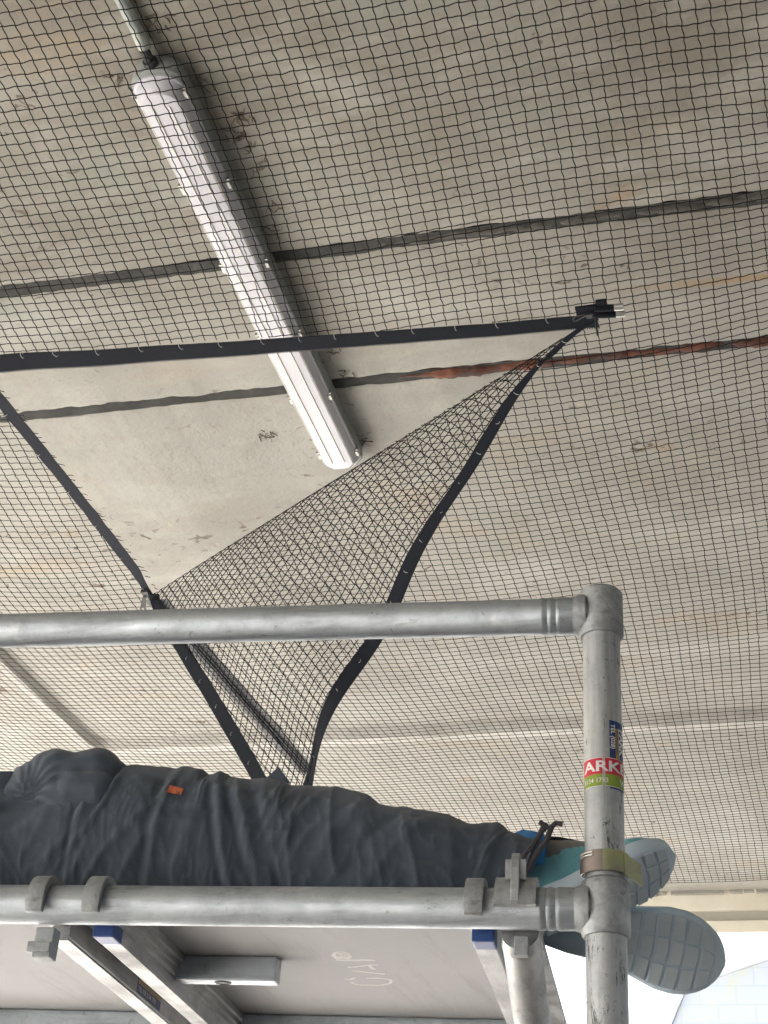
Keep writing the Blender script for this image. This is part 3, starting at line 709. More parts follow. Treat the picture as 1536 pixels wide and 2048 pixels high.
# jacket: torso with hem, and two sleeves
mb = MB(); rows = []; NX, NT = 200, 96
for i in range(NX+1):
    x = -1.52+(1.52-.86)*i/NX; t = i/NX
    top = interp(TOPS, x)+.010-.05*smooth01((-1.2-x)/.3)
    a = .155-.02*smooth01((x+1.1)/.2); zb = DT; b = (top-zb)/2
    sh = 1-.55*smooth01((-1.40-x)/.12)
    row = []
    for k in range(NT):
        th = 2*PI*k/NT; cs, sn = math.cos(th), math.sin(th); e = 2/2.3
        yy = .25-math.copysign(abs(cs)**e, cs)*a*sh; zz = zb+b+math.copysign(abs(sn)**e, sn)*b*sh
        d = fold_noise(x+7, yy, zz, .9)+crease(x, th, -.905, .02, .008, .006)-crease(x, th, -.92, .02, .004, .005)+crease(x, th, -.955, .03, .012, .005)
        d -= .004*smooth01((x+.882)/.02)
        row.append(T(x+.03*sn*smooth01((x+1.0)/.14), yy-cs*d, zz+sn*d))
    rows.append(row)
mb.grid(rows, closed=True, capends=True)
def sleeve(pts, rs, o):
    P = [T(*p) for p in pts]; Q = []; R_2 = []
    for i in range(len(P)-1):
        for k in range(24): Q.append(P[i].lerp(P[i+1], k/24)); R_2.append(rs[i]+(rs[i+1]-rs[i])*smooth01(k/24))
    Q.append(P[-1]); R_2.append(rs[-1]); s = len(mb.v)
    for _ in range(10): Q = [Q[0]]+[(Q[j-1]+Q[j]*2+Q[j+1])/4 for j in range(1, len(Q)-1)]+[Q[-1]]
    mb.tube(Q, R_2, 40)
    n = 40
    for j in range(len(Q)):
        for k in range(n):
            v = Vector(mb.v[s+j*n+k]); nn = (v-Q[j]).normalized(); q = v*20
            mb.v[s+j*n+k] = tuple(v+nn*(.006*noise.noise(Vector((j*.42+o, k*.1, o)))+.003*noise.noise(q)))
ELB = (-1.13, .10, DT+.14); FEL = (-1.15, .36, DT+.26)
sleeve([(-1.42,.15,DT+.16), ELB, (-1.00,.10,DT+.13)], [.068, .056, .042], 1.0)
wr = tl(ony((30,1580), .14)); 
sleeve([(-1.42,.40,DT+.20), FEL, (wr[0]-.01, .145, wr[2]-.02)], [.068, .06, .047], 5.0)
mb.v = [(a, b, max(c, DT-.002)) for a, b, c in mb.v]
jack = obj('jacket', mb, M_jack, person, 180)
# gloved hand resting on the hip: palm, four fingers side by side bent over, thumb along the near side
def skin_mesh(name, verts, edges, mt, parent, sub=2, label=None):
    off = base(parent); me = bpy.data.meshes.new(name)
    me.from_pydata([Vector(v[0])-off for v in verts], edges, []); o = bpy.data.objects.new(name, me); C.objects.link(o)
    md = o.modifiers.new('skin', 'SKIN'); md.use_smooth_shade = True; md.branch_smoothing = .6
    for i, v in enumerate(verts): me.skin_vertices[0].data[i].radius = (v[1], v[2] if len(v) > 2 else v[1]); me.skin_vertices[0].data[i].use_root = (i == 0)
    s = o.modifiers.new('sub', 'SUBSURF'); s.levels = s.render_levels = sub
    bpy.context.view_layer.update()
    m2 = bpy.data.meshes.new_from_object(o.evaluated_get(bpy.context.evaluated_depsgraph_get()))
    bpy.data.objects.remove(o); bpy.data.meshes.remove(me); m2.name = name
    return link(name, m2, mt, parent, 180) if not label else link(name, m2, mt, parent, 180)
def px(p, y): return ony(p, y)
def blend(name, caps, vox, mt, parent, smooth_it=6):
    """continuous surface grown over capsules (p0, r0, p1, r1)"""
    bm = bmesh.new(); off = base(parent)
    for p0, r0, p1, r1 in caps:
        n = max(2, int((p1-p0).length/(min(r0, r1)*.35))+1)
        for i in range(n+1):
            t = i/n; bmesh.ops.create_icosphere(bm, subdivisions=3, radius=r0+(r1-r0)*t, matrix=Matrix.Translation(p0.lerp(p1, t)-off))
    me = bpy.data.meshes.new(name); bm.to_mesh(me); bm.free(); o = bpy.data.objects.new(name, me); C.objects.link(o)
    r = o.modifiers.new('r', 'REMESH'); r.mode = 'VOXEL'; r.voxel_size = vox
    k = o.modifiers.new('s', 'SMOOTH'); k.factor = .5; k.iterations = smooth_it
    bpy.context.view_layer.update()
    m2 = bpy.data.meshes.new_from_object(o.evaluated_get(bpy.context.evaluated_depsgraph_get()))
    bpy.data.objects.remove(o); bpy.data.meshes.remove(me); m2.name = name
    return link(name, m2, mt, parent, 180)
U_ = .00078                                   # metres per photo pixel at the hand
caps = [(px((30,1592),.14), 26*U_, px((66,1572),.14), 44*U_), (px((66,1572),.14), 46*U_, px((112,1557),.145), 58*U_), (px((112,1557),.145), 57*U_, px((150,1562),.15), 54*U_),
        (px((150,1562),.15), 52*U_, px((192,1552),.155), 53*U_), (px((150,1580),.13), 40*U_, px((190,1582),.13), 36*U_)]
for (a, b, c, y, r) in (((206,1530),(244,1552),(262,1584),.20, 26), ((208,1548),(242,1576),(252,1602),.172, 26), ((202,1568),(228,1592),(230,1612),.150, 27), ((186,1586),(206,1606),(206,1620),.138, 26)):
    caps += [(px((176,1562),y), r*U_, px(a, y), r*U_), (px(a, y), r*U_, px(b, y-.002), r*.9*U_), (px(b, y-.002), r*.9*U_, px(c, y+.004), r*.75*U_)]
caps += [(px((110,1588),.13), 34*U_, px((150,1612),.13), 26*U_), (px((150,1612),.13), 26*U_, px((180,1622),.135), 20*U_)]
glove = blend('glove', caps, .0034, M_jack, person, 9)
pin = px((50,1584), .10)
for v in glove.data.vertices:                 # cuff gathered into the wrist, loose wrinkles fanning out
    p = v.co + person.location; d = p-pin; r = d.length
    an = math.atan2(d.z, d.dot(EX)); f = math.exp(-(r/.075)**2)
    v.co += v.normal*(.0017*f*math.sin(an*17+7*noise.noise(p*19)) + .0032*noise.noise(p*34) + .0022*(1-2*abs(noise.noise(p*22+Vector((4,1,2)))))*math.exp(-(r/.14)**2))
cuff = MB(); rws = []
for j in range(5):
    row = []
    for k in range(72):
        a = 2*PI*k/72; r = .030+.003*j+.004*math.sin(a*9+j)*((j+1)/5)
        row.append(pin+(EX*(-.006*j-.01)+EY*.03)+EZ*(math.sin(a)*r-.006*j)+EY*(math.cos(a)*r*1.15)+EX*(.006*math.sin(a*13)))
    rws.append(row)
# continuous body under the clothes, with bare near hand, neck and head
Tt = T
bvx = [(T(-.98,.30,DT+.13), .085), (T(-1.15,.29,DT+.13), .085), (T(-1.34,.28,DT+.14), .095), (T(-1.50,.28,DT+.15), .045), (T(-1.57,.28,DT+.155), .055), (T(-1.63,.28,DT+.16), .074), (T(-1.70,.28,DT+.16), .066),
       (T(-.90,.235,DT+.12), .06), (T(-.5,.235,DT+.11), .045), (T(-.16,.27,DT+.09), .032), (T(-.09,.30,DT+.08), .03),
       (T(-.90,.44,DT+.09), .055), (T(-.5,.44,DT+.08), .042), (T(-.26,.44,DT+.06), .032), (T(-.20,.43,DT+.055), .03),
       (T(-1.42,.16,DT+.15), .045), (T(*ELB), .036), (T(-1.00,.10,DT+.13), .026), (T(-.985,.10,DT+.13), .03, .018), (T(-.965,.10,DT+.135), .034, .016),
       (T(-1.42,.40,DT+.19), .045), (T(*FEL), .036), (T(wr[0]-.02,.145,wr[2]-.02), .026)]
bed = [(0,1),(1,2),(2,3),(3,4),(4,5),(5,6),(0,7),(7,8),(8,9),(9,10),(0,11),(11,12),(12,13),(13,14),(2,15),(15,16),(16,17),(17,18),(18,19),(2,20),(20,21),(21,22)]
for dy, ln in ((-.03,.055), (-.010,.066), (.012,.062), (.032,.05)):
    n0 = len(bvx); bvx += [(T(-.945,.10+dy,DT+.138), .0095), (T(-.945+ln*.4,.10+dy,DT+.132), .0085), (T(-.945+ln*.55,.10+dy,DT+.115), .0072)]; bed += [(19,n0),(n0,n0+1),(n0+1,n0+2)]
n0 = len(bvx); bvx += [(T(-.985,.062,DT+.12), .0105), (T(-.96,.048,DT+.112), .0095), (T(-.943,.045,DT+.108), .0085)]; bed += [(18,n0),(n0,n0+1),(n0+1,n0+2)]
body = skin_mesh('body', bvx, bed, M_skin, person)
# hair and the hints of a face (all beyond the left edge of the photo)
mb = MB(); hc = T(-1.665,.285,DT+.150); rws = []
for i in range(13):
    th = PI*.5*i/12*1.15; rws.append([hc+(-EX)*(math.cos(th)*.098)+(EY*math.cos(k*PI/14)+EZ*math.sin(k*PI/14))*(math.sin(th)*.088) for k in range(28)])
mb.grid(rws, closed=True); obj('hair', mb, M_hair, person, 180)
# shoes
def shoe(toe, t, s, lace_n, L=.272, up_scale=1.0, t0=0.0, wk=1.0):
    t = t.normalized(); s = (s-t*s.dot(t)).normalized(); u = -s; wv = t.cross(u); heel = toe-t*L
    K_ = L/.272
    def P(l, w_, h): return heel+t*(l*K_)+wv*(w_*K_*wk)+u*(h*K_)
    L = .272
    def hs(l): return 1+(up_scale-1)*(1-.75*smooth01((l-.13)/.08))
    HW = [(0,.012),(.006,.024),(.02,.033),(.06,.036),(.10,.035),(.15,.042),(.185,.0495),(.21,.050),(.228,.0465),(.243,.040),(.255,.032),(.264,.022),(.269,.013),(L,.003)]
    TOPH = [(0,.05),(.01,.078),(.03,.092),(.06,.096),(.085,.098),(.11,.092),(.14,.078),(.17,.066),(.20,.056),(.23,.047),(.25,.040),(.262,.032),(L,.022)]
    up = MB(); rows = []
    for i in range(61):
        l = L*i/60; hw = interp(HW, l)*.97; h = interp(TOPH, l)*hs(l); row = []
        for k in range(33):
            a = PI*k/32; e = .62 if l > .12 else .75
            c_, s_ = math.cos(a), math.sin(a)
            x_ = math.copysign(abs(c_)**.8, c_)*hw*(1-.38*max(0, s_-.35)*(1 if l < .14 else .55)); z_ = .016+(h-.016)*s_**e
            rb = .0012*math.sin(l*620+x_*90) if (.10 < l < .2 and .15 < s_ < .75) else 0
            row.append(P(l, x_*(1+rb*8), z_+rb))
        rows.append(row)
    up.grid([r[:5] for r in rows]); up.grid([r[4:29] for r in rows[:44]], mi=1); up.grid([r[4:29] for r in rows[43:]]); up.grid([r[28:] for r in rows])
    so = MB(); rows = []
    for i in range(61):
        l = L*i/60; hw = interp(HW, l); toeup = .016*max(0, (l-.19)/.082)**2; row = []
        for x_, z_ in ((-1.03,.024),(-1.06,.015),(-1.0,.004),(-.9,0),(-.5,-.0005),(0,-.001),(.5,-.0005),(.9,0),(1.0,.004),(1.06,.015),(1.03,.024),(.9,.024),(0,.024),(-.9,.024)):
            row.append(P(l, x_*hw, z_+toeup*(1 if z_ < .01 else .6)+(.012*max(0, 1-l/.05) if z_ > .02 else 0)))
        rows.append(row)
    so.grid(rows, closed=True, capends=True)
    tr = MB()
    ls = [.012+.0205*i for i in range(13)]
    for i, l in enumerate(ls[:-1]):
        for a_, b_ in ((-.92,-.36), (-.30,.30), (.36,.92)):
            if l+.017 > L-.006 or l < t0: continue
            tb = []
            for (ll, ww) in ((l, a_), (l, (a_+b_)/2), (l, b_), (l+.0165, b_), (l+.0165, (a_+b_)/2), (l+.0165, a_)):
                ll2 = ll+.004*(1-abs(ww))+.0; tb.append(P(ll2, ww*interp(HW, min(ll2, L-.004)), .016*max(0, (ll2-.19)/.082)**2-.0005))
            tr.prism(tb, s*.0024)
    o1 = obj('shoe_upper', up, [M_shoe, M_shoeg], person, 180); obj('outsole', so, M_sole, person, 50); obj('tread', tr, M_tread, person, bevel=.0012)
    tg = MB(); rows = []
    for i in range(25):
        l = .035+.125*i/24; h = interp(TOPH, l)*hs(l); row = []
        for k in range(13):
            v = -1+2*k/12; wd = .026-.006*i/24; row.append(P(l, v*wd, h+.0045*(1-v*v)+.001-.006*abs(v)**3+(.012*(1-i/6) if i < 6 else 0)))
        rows.append(row)
    tg.grid(rows); k_ = obj('tongue', tg, M_shoeg, person, 180)
    lc = MB()
    for i in range(lace_n):
        l = .075+.019*i; h = interp(TOPH, l)*up_scale+.006
        lc.tube([P(l+.006*math.sin(v*2.2), v*.027, h-.009*v*v) for v in np.linspace(-1, 1, 9)], .0028, 8)
    if lace_n: obj('lace', lc, M_lace, k_, 60)
    return P, o1
M_tread = mat('grey tread rubber', (.52,.60,.67), .8)
def td(x, y, z): return EX*x+EY*y+EZ*z
toe1 = ony((1362,1727), .28)
P1, up1 = shoe(toe1, td(.90,.12,.42), td(.40,-.42,-.82), 0, up_scale=1.5)
toe2 = ony((1448,1932), .36)
P2, up2 = shoe(toe2, td(.97,.0,-.255), td(-.05,-.92,-.38), 4, .29, t0=.125, wk=1.08)
# sock at the ankle, and the lace pulled into a bow over it
mb = MB(); mb.tube([ony((985,1735), .27), ony((1030,1718), .27), ony((1058,1700), .265), ony((1085,1702), .27)], [.038, .035, .031, .026], 32); obj('sock', mb, M_sock, person, 180)
mb = MB()
for pts in (((1088,1652),(1078,1672),(1062,1694),(1044,1718),(1030,1738)), ((1103,1655),(1092,1682),(1076,1704),(1060,1730),(1050,1744)), ((1125,1648),(1112,1646),(1100,1657),(1088,1652),(1080,1644)), ((1082,1647),(1092,1650),(1086,1662))):
    mb.tube([ony(p, .205-.0*i) for i, p in enumerate(pts)], .0042, 10)
lo = obj('lace', mb, M_lace, up1, 60)
mb = MB(); ca = [ony(p, .225) for p in ((1018,1735),(1040,1700),(1075,1682),(1110,1690),(1165,1660))]

# ---------------------------------------------------------------- bird netting with an opened zip
NA, NBp, NK = (onz(p, HN) for p in ((1195,635), (305,1190), (-69,721)))
net = thing('bird_net', 'black bird netting stretched under the concrete, its zipped corner hanging open', 'bird net', (NA.x, NA.y, HN))
H = 2.15; CELL = .028
def warp(x, y):
    X, Y = x/H, y/H
    dx = .20*X*(Y-1.2)*np.exp(-((Y-1.2)/1.0)**2)
    t = np.clip((Y-.9)/.55, 0, 1); s = t*t*(3-2*t)
    dy = -.19*(X+.5)**2*s*np.exp(-np.clip(Y-1.5, 0, 9)*.8)
    dx = dx+.004*np.sin(3.1*X*2+2.2*Y*2+.5)+.003*np.sin(7.3*Y-5*X)
    dy = dy+.004*np.sin(5.2*X-3*Y)+.003*np.sin(11*X+6*Y+1)
    return x+dx*H, y+dy*H
ix = np.arange(-150, 64); iy = np.arange(28, 234)
GX, GY = np.meshgrid(ix*CELL, iy*CELL, indexing='ij')
KX, KY = warp(GX, GY)
KX = KX+rng.normal(0, .0009, KX.shape); KY = KY+rng.normal(0, .0009, KY.shape)
tri = np.array([[NA.x, NA.y], [NBp.x, NBp.y], [NK.x, NK.y]])
Tm = np.array([tri[0]-tri[2], tri[1]-tri[2]]).T; Ti = np.linalg.inv(Tm)
def bary(p):
    q = (p-tri[2])@Ti.T; a, b = q[..., 0], q[..., 1]; return a, b, 1-a-b
def inside(p): a, b, k = bary(p); return (a > 0) & (b > 0) & (k > 0)
# hanging flap: corner drops, the long tape bellies inwards
abv = (NBp-NA); abh = Vector((abv.x, abv.y, 0)).normalized(); nrm = Vector((-abh.y, abh.x, 0))
def onflap(p):                                # point of the vertical plane through the fold
    r = ray(p); o = Vector((0,0,CZ)); k = (NA-o).dot(nrm)/r.dot(nrm); return o+r*k
NC = onflap((572, 1690))
def edge_off(P, pxs):                         # how far the hanging edge strays from the straight line P-C
    pts = [P]+[onflap(q) for q in pxs]+[NC]; acc = [0]
    for u_, v_ in zip(pts, pts[1:]): acc.append(acc[-1]+(v_-u_).length)
    tt = np.linspace(0, 1, 41); L_ = np.array(acc)/acc[-1]; pp = np.array([tuple(q) for q in pts])
    c_ = np.stack([np.interp(tt, L_, pp[:, k]) for k in range(3)], -1)-(np.array(P)[None]*(1-tt)[:, None]+np.array(NC)[None]*tt[:, None])
    for _ in range(3): c_[1:-1] = (c_[:-2]+2*c_[1:-1]+c_[2:])/4
    return tt, c_
_y = np.array([635,720,785,850,905,960,1020,1075,1125,1190,1277,1375,1460,1565,1690.]); _x = np.array([1183,1088,1038,993,958,913,875,843,808,770,728,677,640,607,570.])
_c = np.polyfit((_y-1100)/400, _x, 4); EA = edge_off(NA, [(float(np.polyval(_c, (y-1100)/400)), float(y)) for y in range(700, 1690, 70)])
EB = edge_off(NBp, ((338,1240),(370,1292),(430,1400),(475,1490),(512,1563)))
def off(E_, t): return np.stack([np.interp(t, E_[0], E_[1][:, k]) for k in range(3)], -1)
def flap(p, lift=0):
    a, b, k = bary(p); A3, B3, C3 = (np.array(v) for v in (NA, NBp, NC))
    out = a[..., None]*A3+b[..., None]*B3+k[..., None]*C3+off(EA, np.clip(k/np.maximum(a+k, 1e-6), 0, 1))*np.clip(a+k, 0, 1)[..., None]+off(EB, np.clip(k/np.maximum(b+k, 1e-6), 0, 1))*np.clip(b+k, 0, 1)[..., None]
    rp = .05*np.sin(6*a+4*k)*k*(1-k)*2+.020*np.sin(17*a-3*k)*k+.05*np.sqrt(np.clip(k, 0, 1))*np.clip(1-k*2.2, 0, 1)
    out = out+rp[..., None]*np.array(nrm)
    return out
def main3(p):
    z = HN-.010*np.sin(p[..., 0]*1.3)*np.sin(p[..., 1]*.9)+.003*np.sin(p[..., 0]*9+p[..., 1]*5)
    fall = np.clip(np.hypot(p[..., 0]-NA.x, p[..., 1]-NA.y)/.3, 0, 1)
    return np.concatenate([p, (HN+(z-HN)*fall)[..., None]], -1)
def segments(P, Q, N, fn):
    """wavy polylines between knots, N points each, mapped to 3-D by fn; P, Q are (n,2)"""
    t = np.linspace(0, 1, N); d = Q-P; n = np.stack([-d[:, 1], d[:, 0]], -1)
    wv = .034*np.sin(2*PI*t)
    pts = P[:, None, :]+d[:, None, :]*t[None, :, None]+n[:, None, :]*wv[None, :, None]
    return fn(pts)
VV = []; FF = []; cnt = 0
def add_tubes(poly, r, sides=3):
    global cnt
    n, N, _ = poly.shape
    tg_ = np.gradient(poly, axis=1); tg_ /= np.linalg.norm(tg_, axis=-1, keepdims=True)+1e-9
    ref = np.where(np.abs(tg_[..., 2:3]) < .8, np.array([0,0,1.]), np.array([1.,0,0]))
    u = np.cross(tg_, ref); u /= np.linalg.norm(u, axis=-1, keepdims=True)+1e-9; v = np.cross(tg_, u)
    ang = np.arange(sides)*2*PI/sides
    ring = poly[:, :, None, :]+r*(np.cos(ang)[None, None, :, None]*u[:, :, None, :]+np.sin(ang)[None, None, :, None]*v[:, :, None, :])
    idx = np.arange(n*N*sides).reshape(n, N, sides)+cnt
    a = idx[:, :-1, :]; b = idx[:, 1:, :]; f = np.stack([a, np.roll(a, -1, 2), np.roll(b, -1, 2), b], -1).reshape(-1, 4)
    VV.append(ring.reshape(-1, 3)); FF.append(f); cnt += n*N*sides
def add_knots(P, r):
    global cnt
    off = np.array([[1.5,.3,0],[-1.5,-.3,0],[-.2,1,0],[.2,-1,0],[0,0,1],[0,0,-1]])*r
    v = P[:, None, :]+off[None]; n = len(P)
    t = np.array([[0,2,4],[2,1,4],[1,3,4],[3,0,4],[2,0,5],[1,2,5],[3,1,5],[0,3,5]])
    f = (np.arange(n)*6)[:, None, None]+t[None]+cnt; VV.append(v.reshape(-1, 3)); TT.append(f.reshape(-1, 3)); cnt += n*6
def flush(name, parent, m):
    global VV, FF, TT, cnt
    V = np.concatenate(VV)-np.array(base(parent)); me = bpy.data.meshes.new(name)
    Q = np.concatenate(FF); Tn = np.concatenate(TT) if TT else np.zeros((0, 3), int)
    me.vertices.add(len(V)); me.vertices.foreach_set('co', V.astype(np.float32).ravel())
    me.loops.add(len(Q)*4+len(Tn)*3); me.loops.foreach_set('vertex_index', np.concatenate([Q.ravel(), Tn.ravel()]).astype(np.int32))
    me.polygons.add(len(Q)+len(Tn))
    me.polygons.foreach_set('loop_start', np.concatenate([np.arange(len(Q))*4, len(Q)*4+np.arange(len(Tn))*3]).astype(np.int32))
    me.update(calc_edges=True); me.validate()
    VV, FF, TT, cnt = [], [], [], 0
    return link(name, me, m, parent)
TT = []
RT_ = .00118
K2 = np.stack([KX, KY], -1); ins = inside(K2)
def edges():
    return [(K2[:-1].reshape(-1, 2), K2[1:].reshape(-1, 2), ins[:-1].ravel(), ins[1:].ravel()), (K2[:, :-1].reshape(-1, 2), K2[:, 1:].reshape(-1, 2), ins[:, :-1].ravel(), ins[:, 1:].ravel())]
def cross_t(P, Q, ip):
    lo = np.zeros(len(P)); hi = np.ones(len(P))
    for _ in range(14):
        md = (lo+hi)/2; i = inside(P+(Q-P)*md[:, None]); same = i == ip; lo = np.where(same, md, lo); hi = np.where(same, hi, md)
    return lo
EDG = edges(); crossings = []
for P, Q, ip, iq in EDG:
    ok = ~ip & ~iq
    near = ok & (P[:, 1] < 4.4)
    add_tubes(segments(P[near], Q[near], 5, main3), RT_)
    farm = ok & ~near; add_tubes(segments(P[farm], Q[farm], 3, main3), RT_)
    mx = ip != iq; p, q, i = P[mx], Q[mx], ip[mx]; t = cross_t(p, q, i); c = p+(q-p)*t[:, None]
    crossings.append((p, q, i, c)); o = np.where(i[:, None], q, p)
    add_tubes(segments(o, c, 3, main3), RT_)
add_knots(main3(K2[~ins]), .0021)
flush('mesh', net, M_net)
for (P, Q, ip, iq), (p, q, i, c) in zip(EDG, crossings):
    ok = ip & iq; add_tubes(segments(P[ok], Q[ok], 5, flap), RT_*1.1)
    o = np.where(i[:, None], p, q); add_tubes(segments(o, c, 3, flap), RT_*1.1)
add_knots(flap(K2[ins]), .00185)
flush('loose_flap', net, M_net)

# zip tapes
def lerp2(a, b, n): return [a.lerp(b, i/n) for i in range(n+1)]
def tape(name, pts, sides, wd, nr, m, teeth_side=None, jag=.0012, th=.0016, parent=None):
    mb = MB(); mb.strip(pts, sides, wd, th, nr, jag=jag); o = obj(name, mb, m, parent or net, 50)
    return o
def teeth(pts, sides, off, nr, parent, pitch=.0052, size=.0042):
    mb = MB(); acc = 0
    for i in range(len(pts)-1):
        a, b = pts[i], pts[i+1]; L = (b-a).length; d = (b-a).normalized(); s = Vector(sides(i) if callable(sides) else sides)
        n_ = Vector(nr(i) if callable(nr) else nr)
        while acc < L:
            c = a+d*acc+s*(off+size/2); mb.box(c+n_*.0008, d*pitch*.28, s*size*.6, n_*.0014); acc += pitch
        acc -= L
    return obj('zip_teeth', mb, M_teeth, parent)
dn = Vector((0,0,-1))
# fixed upper tape along the open top edge (slightly bowed, wider where it twists towards the left)
kx = NK.lerp(NA, -.25)
up_pts = lerp2(kx, NA, 60); up_pts = [p+Vector((0, .010*math.sin(PI*i/60)-.016*(1-i/60)**2, -.003+.004*ns(i*.1, 0, 2))) for i, p in enumerate(up_pts)]
upw = Vector((0, 1, -.10)).normalized()
# in world terms the loose tape edge points back into the opening (+Y)
def upside(i): return (upw*(1.0)+Vector((0,0,-.35*(1-i/60)**2))).normalized()
tape_up = MB(); rows = []
for i, p in enumerate(up_pts):
    wd = .026+.016*(1-i/60)**1.5; s = upside(i); n_ = Vector((0,0,-1)); n_ = (n_-s*n_.dot(s)).normalized()
    j = .0012*ns(i, 3, 1.7); q = p-s*(.012+j)
    rows.append([q, q+s*(wd+.012), q+s*(wd+.012)+n_*.0022, q+n_*.0022])
tape_up.grid(rows, closed=True, capends=True)
tu = obj('zip_tape', tape_up, M_tape, net, 50)
teeth([p+upside(i)*(.026+.016*(1-i/60)**1.5) for i, p in enumerate(up_pts)], upside, -.001, Vector((0,0,-1)), tu)
# fixed left tape
lf = lerp2(NK.lerp(NBp, -.1), NBp, 50); lf = [p+Vector((.006*math.sin(PI*i/50)+.003*ns(i*.2, 1, 2), 0, -.003)) for i, p in enumerate(lf)]
tl_ = MB(); rows = []
for i, p in enumerate(lf):
    wd = .040*(1-.55*smooth01((i-42)/8)); s = Vector((1,0,-.12)).normalized(); n_ = Vector((0,0,-1)); j = .0014*ns(i, 7, 1.9)
    rows.append([p-s*(.012+j), p+s*(wd-.012), p+s*(wd-.012)+n_*.002, p-s*(.012+j)+n_*.002])
tl_.grid(rows, closed=True, capends=True); tlo = obj('zip_tape', tl_, M_tape, net, 50)
mb = MB()
for i in range(34):                           # frayed tufts along the loose edge
    p = lf[int(4+i*1.35)]+Vector((.027, random.uniform(-.01,.01), -.003)); mb.tube([p, p+Vector((random.uniform(.004,.012), random.uniform(-.002,.01), 0)), p+Vector((random.uniform(.008,.018), random.uniform(-.002,.012), -.001))], [.0012,.001,.0005], 5)
obj('fray', mb, M_tape, tlo)['kind'] = 'stuff'
# loose tapes on the flap
def curve2(fa, n): return [Vector(flap(np.array([fa(t)]))[0]) for t in np.linspace(0, 1, n+1)]
TA, TB, TK = (np.array(t) for t in tri)
ca = curve2(lambda t: TA+(TK-TA)*t, 70); cb = curve2(lambda t: TB+(TK-TB)*t, 50)
def loose(pts, wd0, inward_pt, nm):
    rows = []
    for i, p in enumerate(pts):
        t = (pts[min(i+1, len(pts)-1)]-pts[max(0, i-1)]).normalized(); s = (inward_pt-p); s = (s-t*s.dot(t)).normalized()
        n_ = t.cross(s); n_ = n_ if n_.dot(FW) < 0 else -n_
        k = i/len(pts); wd = wd0*(interp([(0,.2),(.12,.3),(.25,.62),(.4,.9),(.55,1)], k) if wd0 > .045 else min(1, .4+k*3))
        j = .001*ns(i, 5, 2.3)
        rows.append([p-s*(wd*.38), p+s*(wd*.62+j), p+s*(wd*.62+j)+n_*.002, p-s*(wd*.38)+n_*.002])
    mb = MB(); mb.grid(rows, closed=True, capends=True); return obj(nm, mb, M_tape, net, 50)
inw = (NA+NBp+NC)/3
ta = loose(ca, .050, inw, 'zip_tape'); tb = loose(cb, .042, inw, 'zip_tape')
# dusty closed zip continuing along the net beyond the open corner
q1 = onz((618, 1545), HN); cz = lerp2(NBp+Vector((.006,.02,-.004)), q1, 70); mb = MB(); rows = []
for i, p in enumerate(cz):
    wl, wr_ = .040+.006*ns(i, 0, .6), .036+.006*ns(i, 4, .7); w_ = Vector((1,0,0))
    rows.append([p-w_*wl, p-w_*.008+Vector((0,0,-.002)), p-w_*.004+Vector((0,0,-.004)), p+w_*.004+Vector((0,0,-.004)), p+w_*.008+Vector((0,0,-.002)), p+w_*wr_])
mb.grid(rows); czo = obj('closed_zip', mb, M_oldtape, net, 40)
mb = MB()
for dx in (-.012, 0, .011): mb.tube([p+Vector((dx, 0, -.0055)) for p in cz], .0022, 6)
obj('zip_cord', mb, M_tape, czo, 60)
mb = MB()
for i in range(150):
    p = cz[random.randrange(70)]; sg = random.choice((-1, 1)); q = p+Vector((sg*.038, random.uniform(-.03,.03), 0)); mb.tube([q, q+Vector((sg*random.uniform(.002,.012), random.uniform(-.012,.012), random.uniform(-.004,0)))], [.0016, .0005], 4)
obj('fray', mb, M_oldtape, czo)['kind'] = 'stuff'
# hog-ring clips
def clip_mesh():
    mb = MB(); mb.tube([(.0016*math.sin(a*1.0), .0095*math.cos(a)*1.0, .0045*math.sin(a)) for a in np.linspace(.3, 2*PI-.5, 12)], .0007, 6); return mb
proto = None
def put_clip(p, rz, parent=net, rx=0):
    global proto
    if proto is None: proto = clip_mesh(); me = bpy.data.meshes.new('clip'); me.from_pydata(proto.v, [], proto.f); me.materials.append(M_ring); proto = me
    o = bpy.data.objects.new('clip', proto); C.objects.link(o); o.parent = parent; o.location = Vector(p)-base(parent); o.rotation_euler = (rx, 0, rz)
s_ = .05
while s_ < 1:
    i = s_*60; p = up_pts[int(i)].lerp(up_pts[min(60, int(i)+1)], i % 1); put_clip(p+Vector((0,-.010,-.003)), random.uniform(-.35,.1)); s_ += random.uniform(.042, .062)
for k in range(4, 68, 4): put_clip(ca[k]+ (ca[k]-inw).normalized()*-.010, random.uniform(.6,1.4), rx=.7)
for k in range(7, 46, 5): put_clip(cb[k]+ (cb[k]-inw).normalized()*-.002, random.uniform(-.5,.5), rx=.6)
for k in range(6, 48, 7): put_clip(lf[k]+Vector((-.012,0,-.003)), 1.4)
# zip ends at the right corner: slider, black tape ends, crimped silver ferrules, a cable tie tail and a pull loop
def zp3(x, y): return (1100+x*180/1536, 580+y*180/1536)
def np_(x, y, dz=0): return onz(zp3(x, y), HN-dz)
mb = MB(); mb.tube([np_(760,300,.006), np_(900,310,.007), np_(1110,300,.007)], [.010,.0085,.0075], 14); mb.tube([np_(720,400,.006), np_(900,420,.007), np_(1130,415,.007)], [.010,.0085,.0075], 14)
mb.box(np_(640,345,.004), (.026,0,0), (0,.015,0), (0,0,.003)); mb.box(np_(880,235,.004), (.012,0,0), (0,.012,0), (0,0,.004)); obj('zip_stop', mb, M_tape, net, 50, bevel=.001)
mb = MB(); mb.tube([np_(1095,300,.007), np_(1255,285,.007)], .0082, 16); mb.tube([np_(1125,415,.007), np_(1275,405,.007)], .0076, 16); obj('ferrule', mb, M_steel, net, 40)
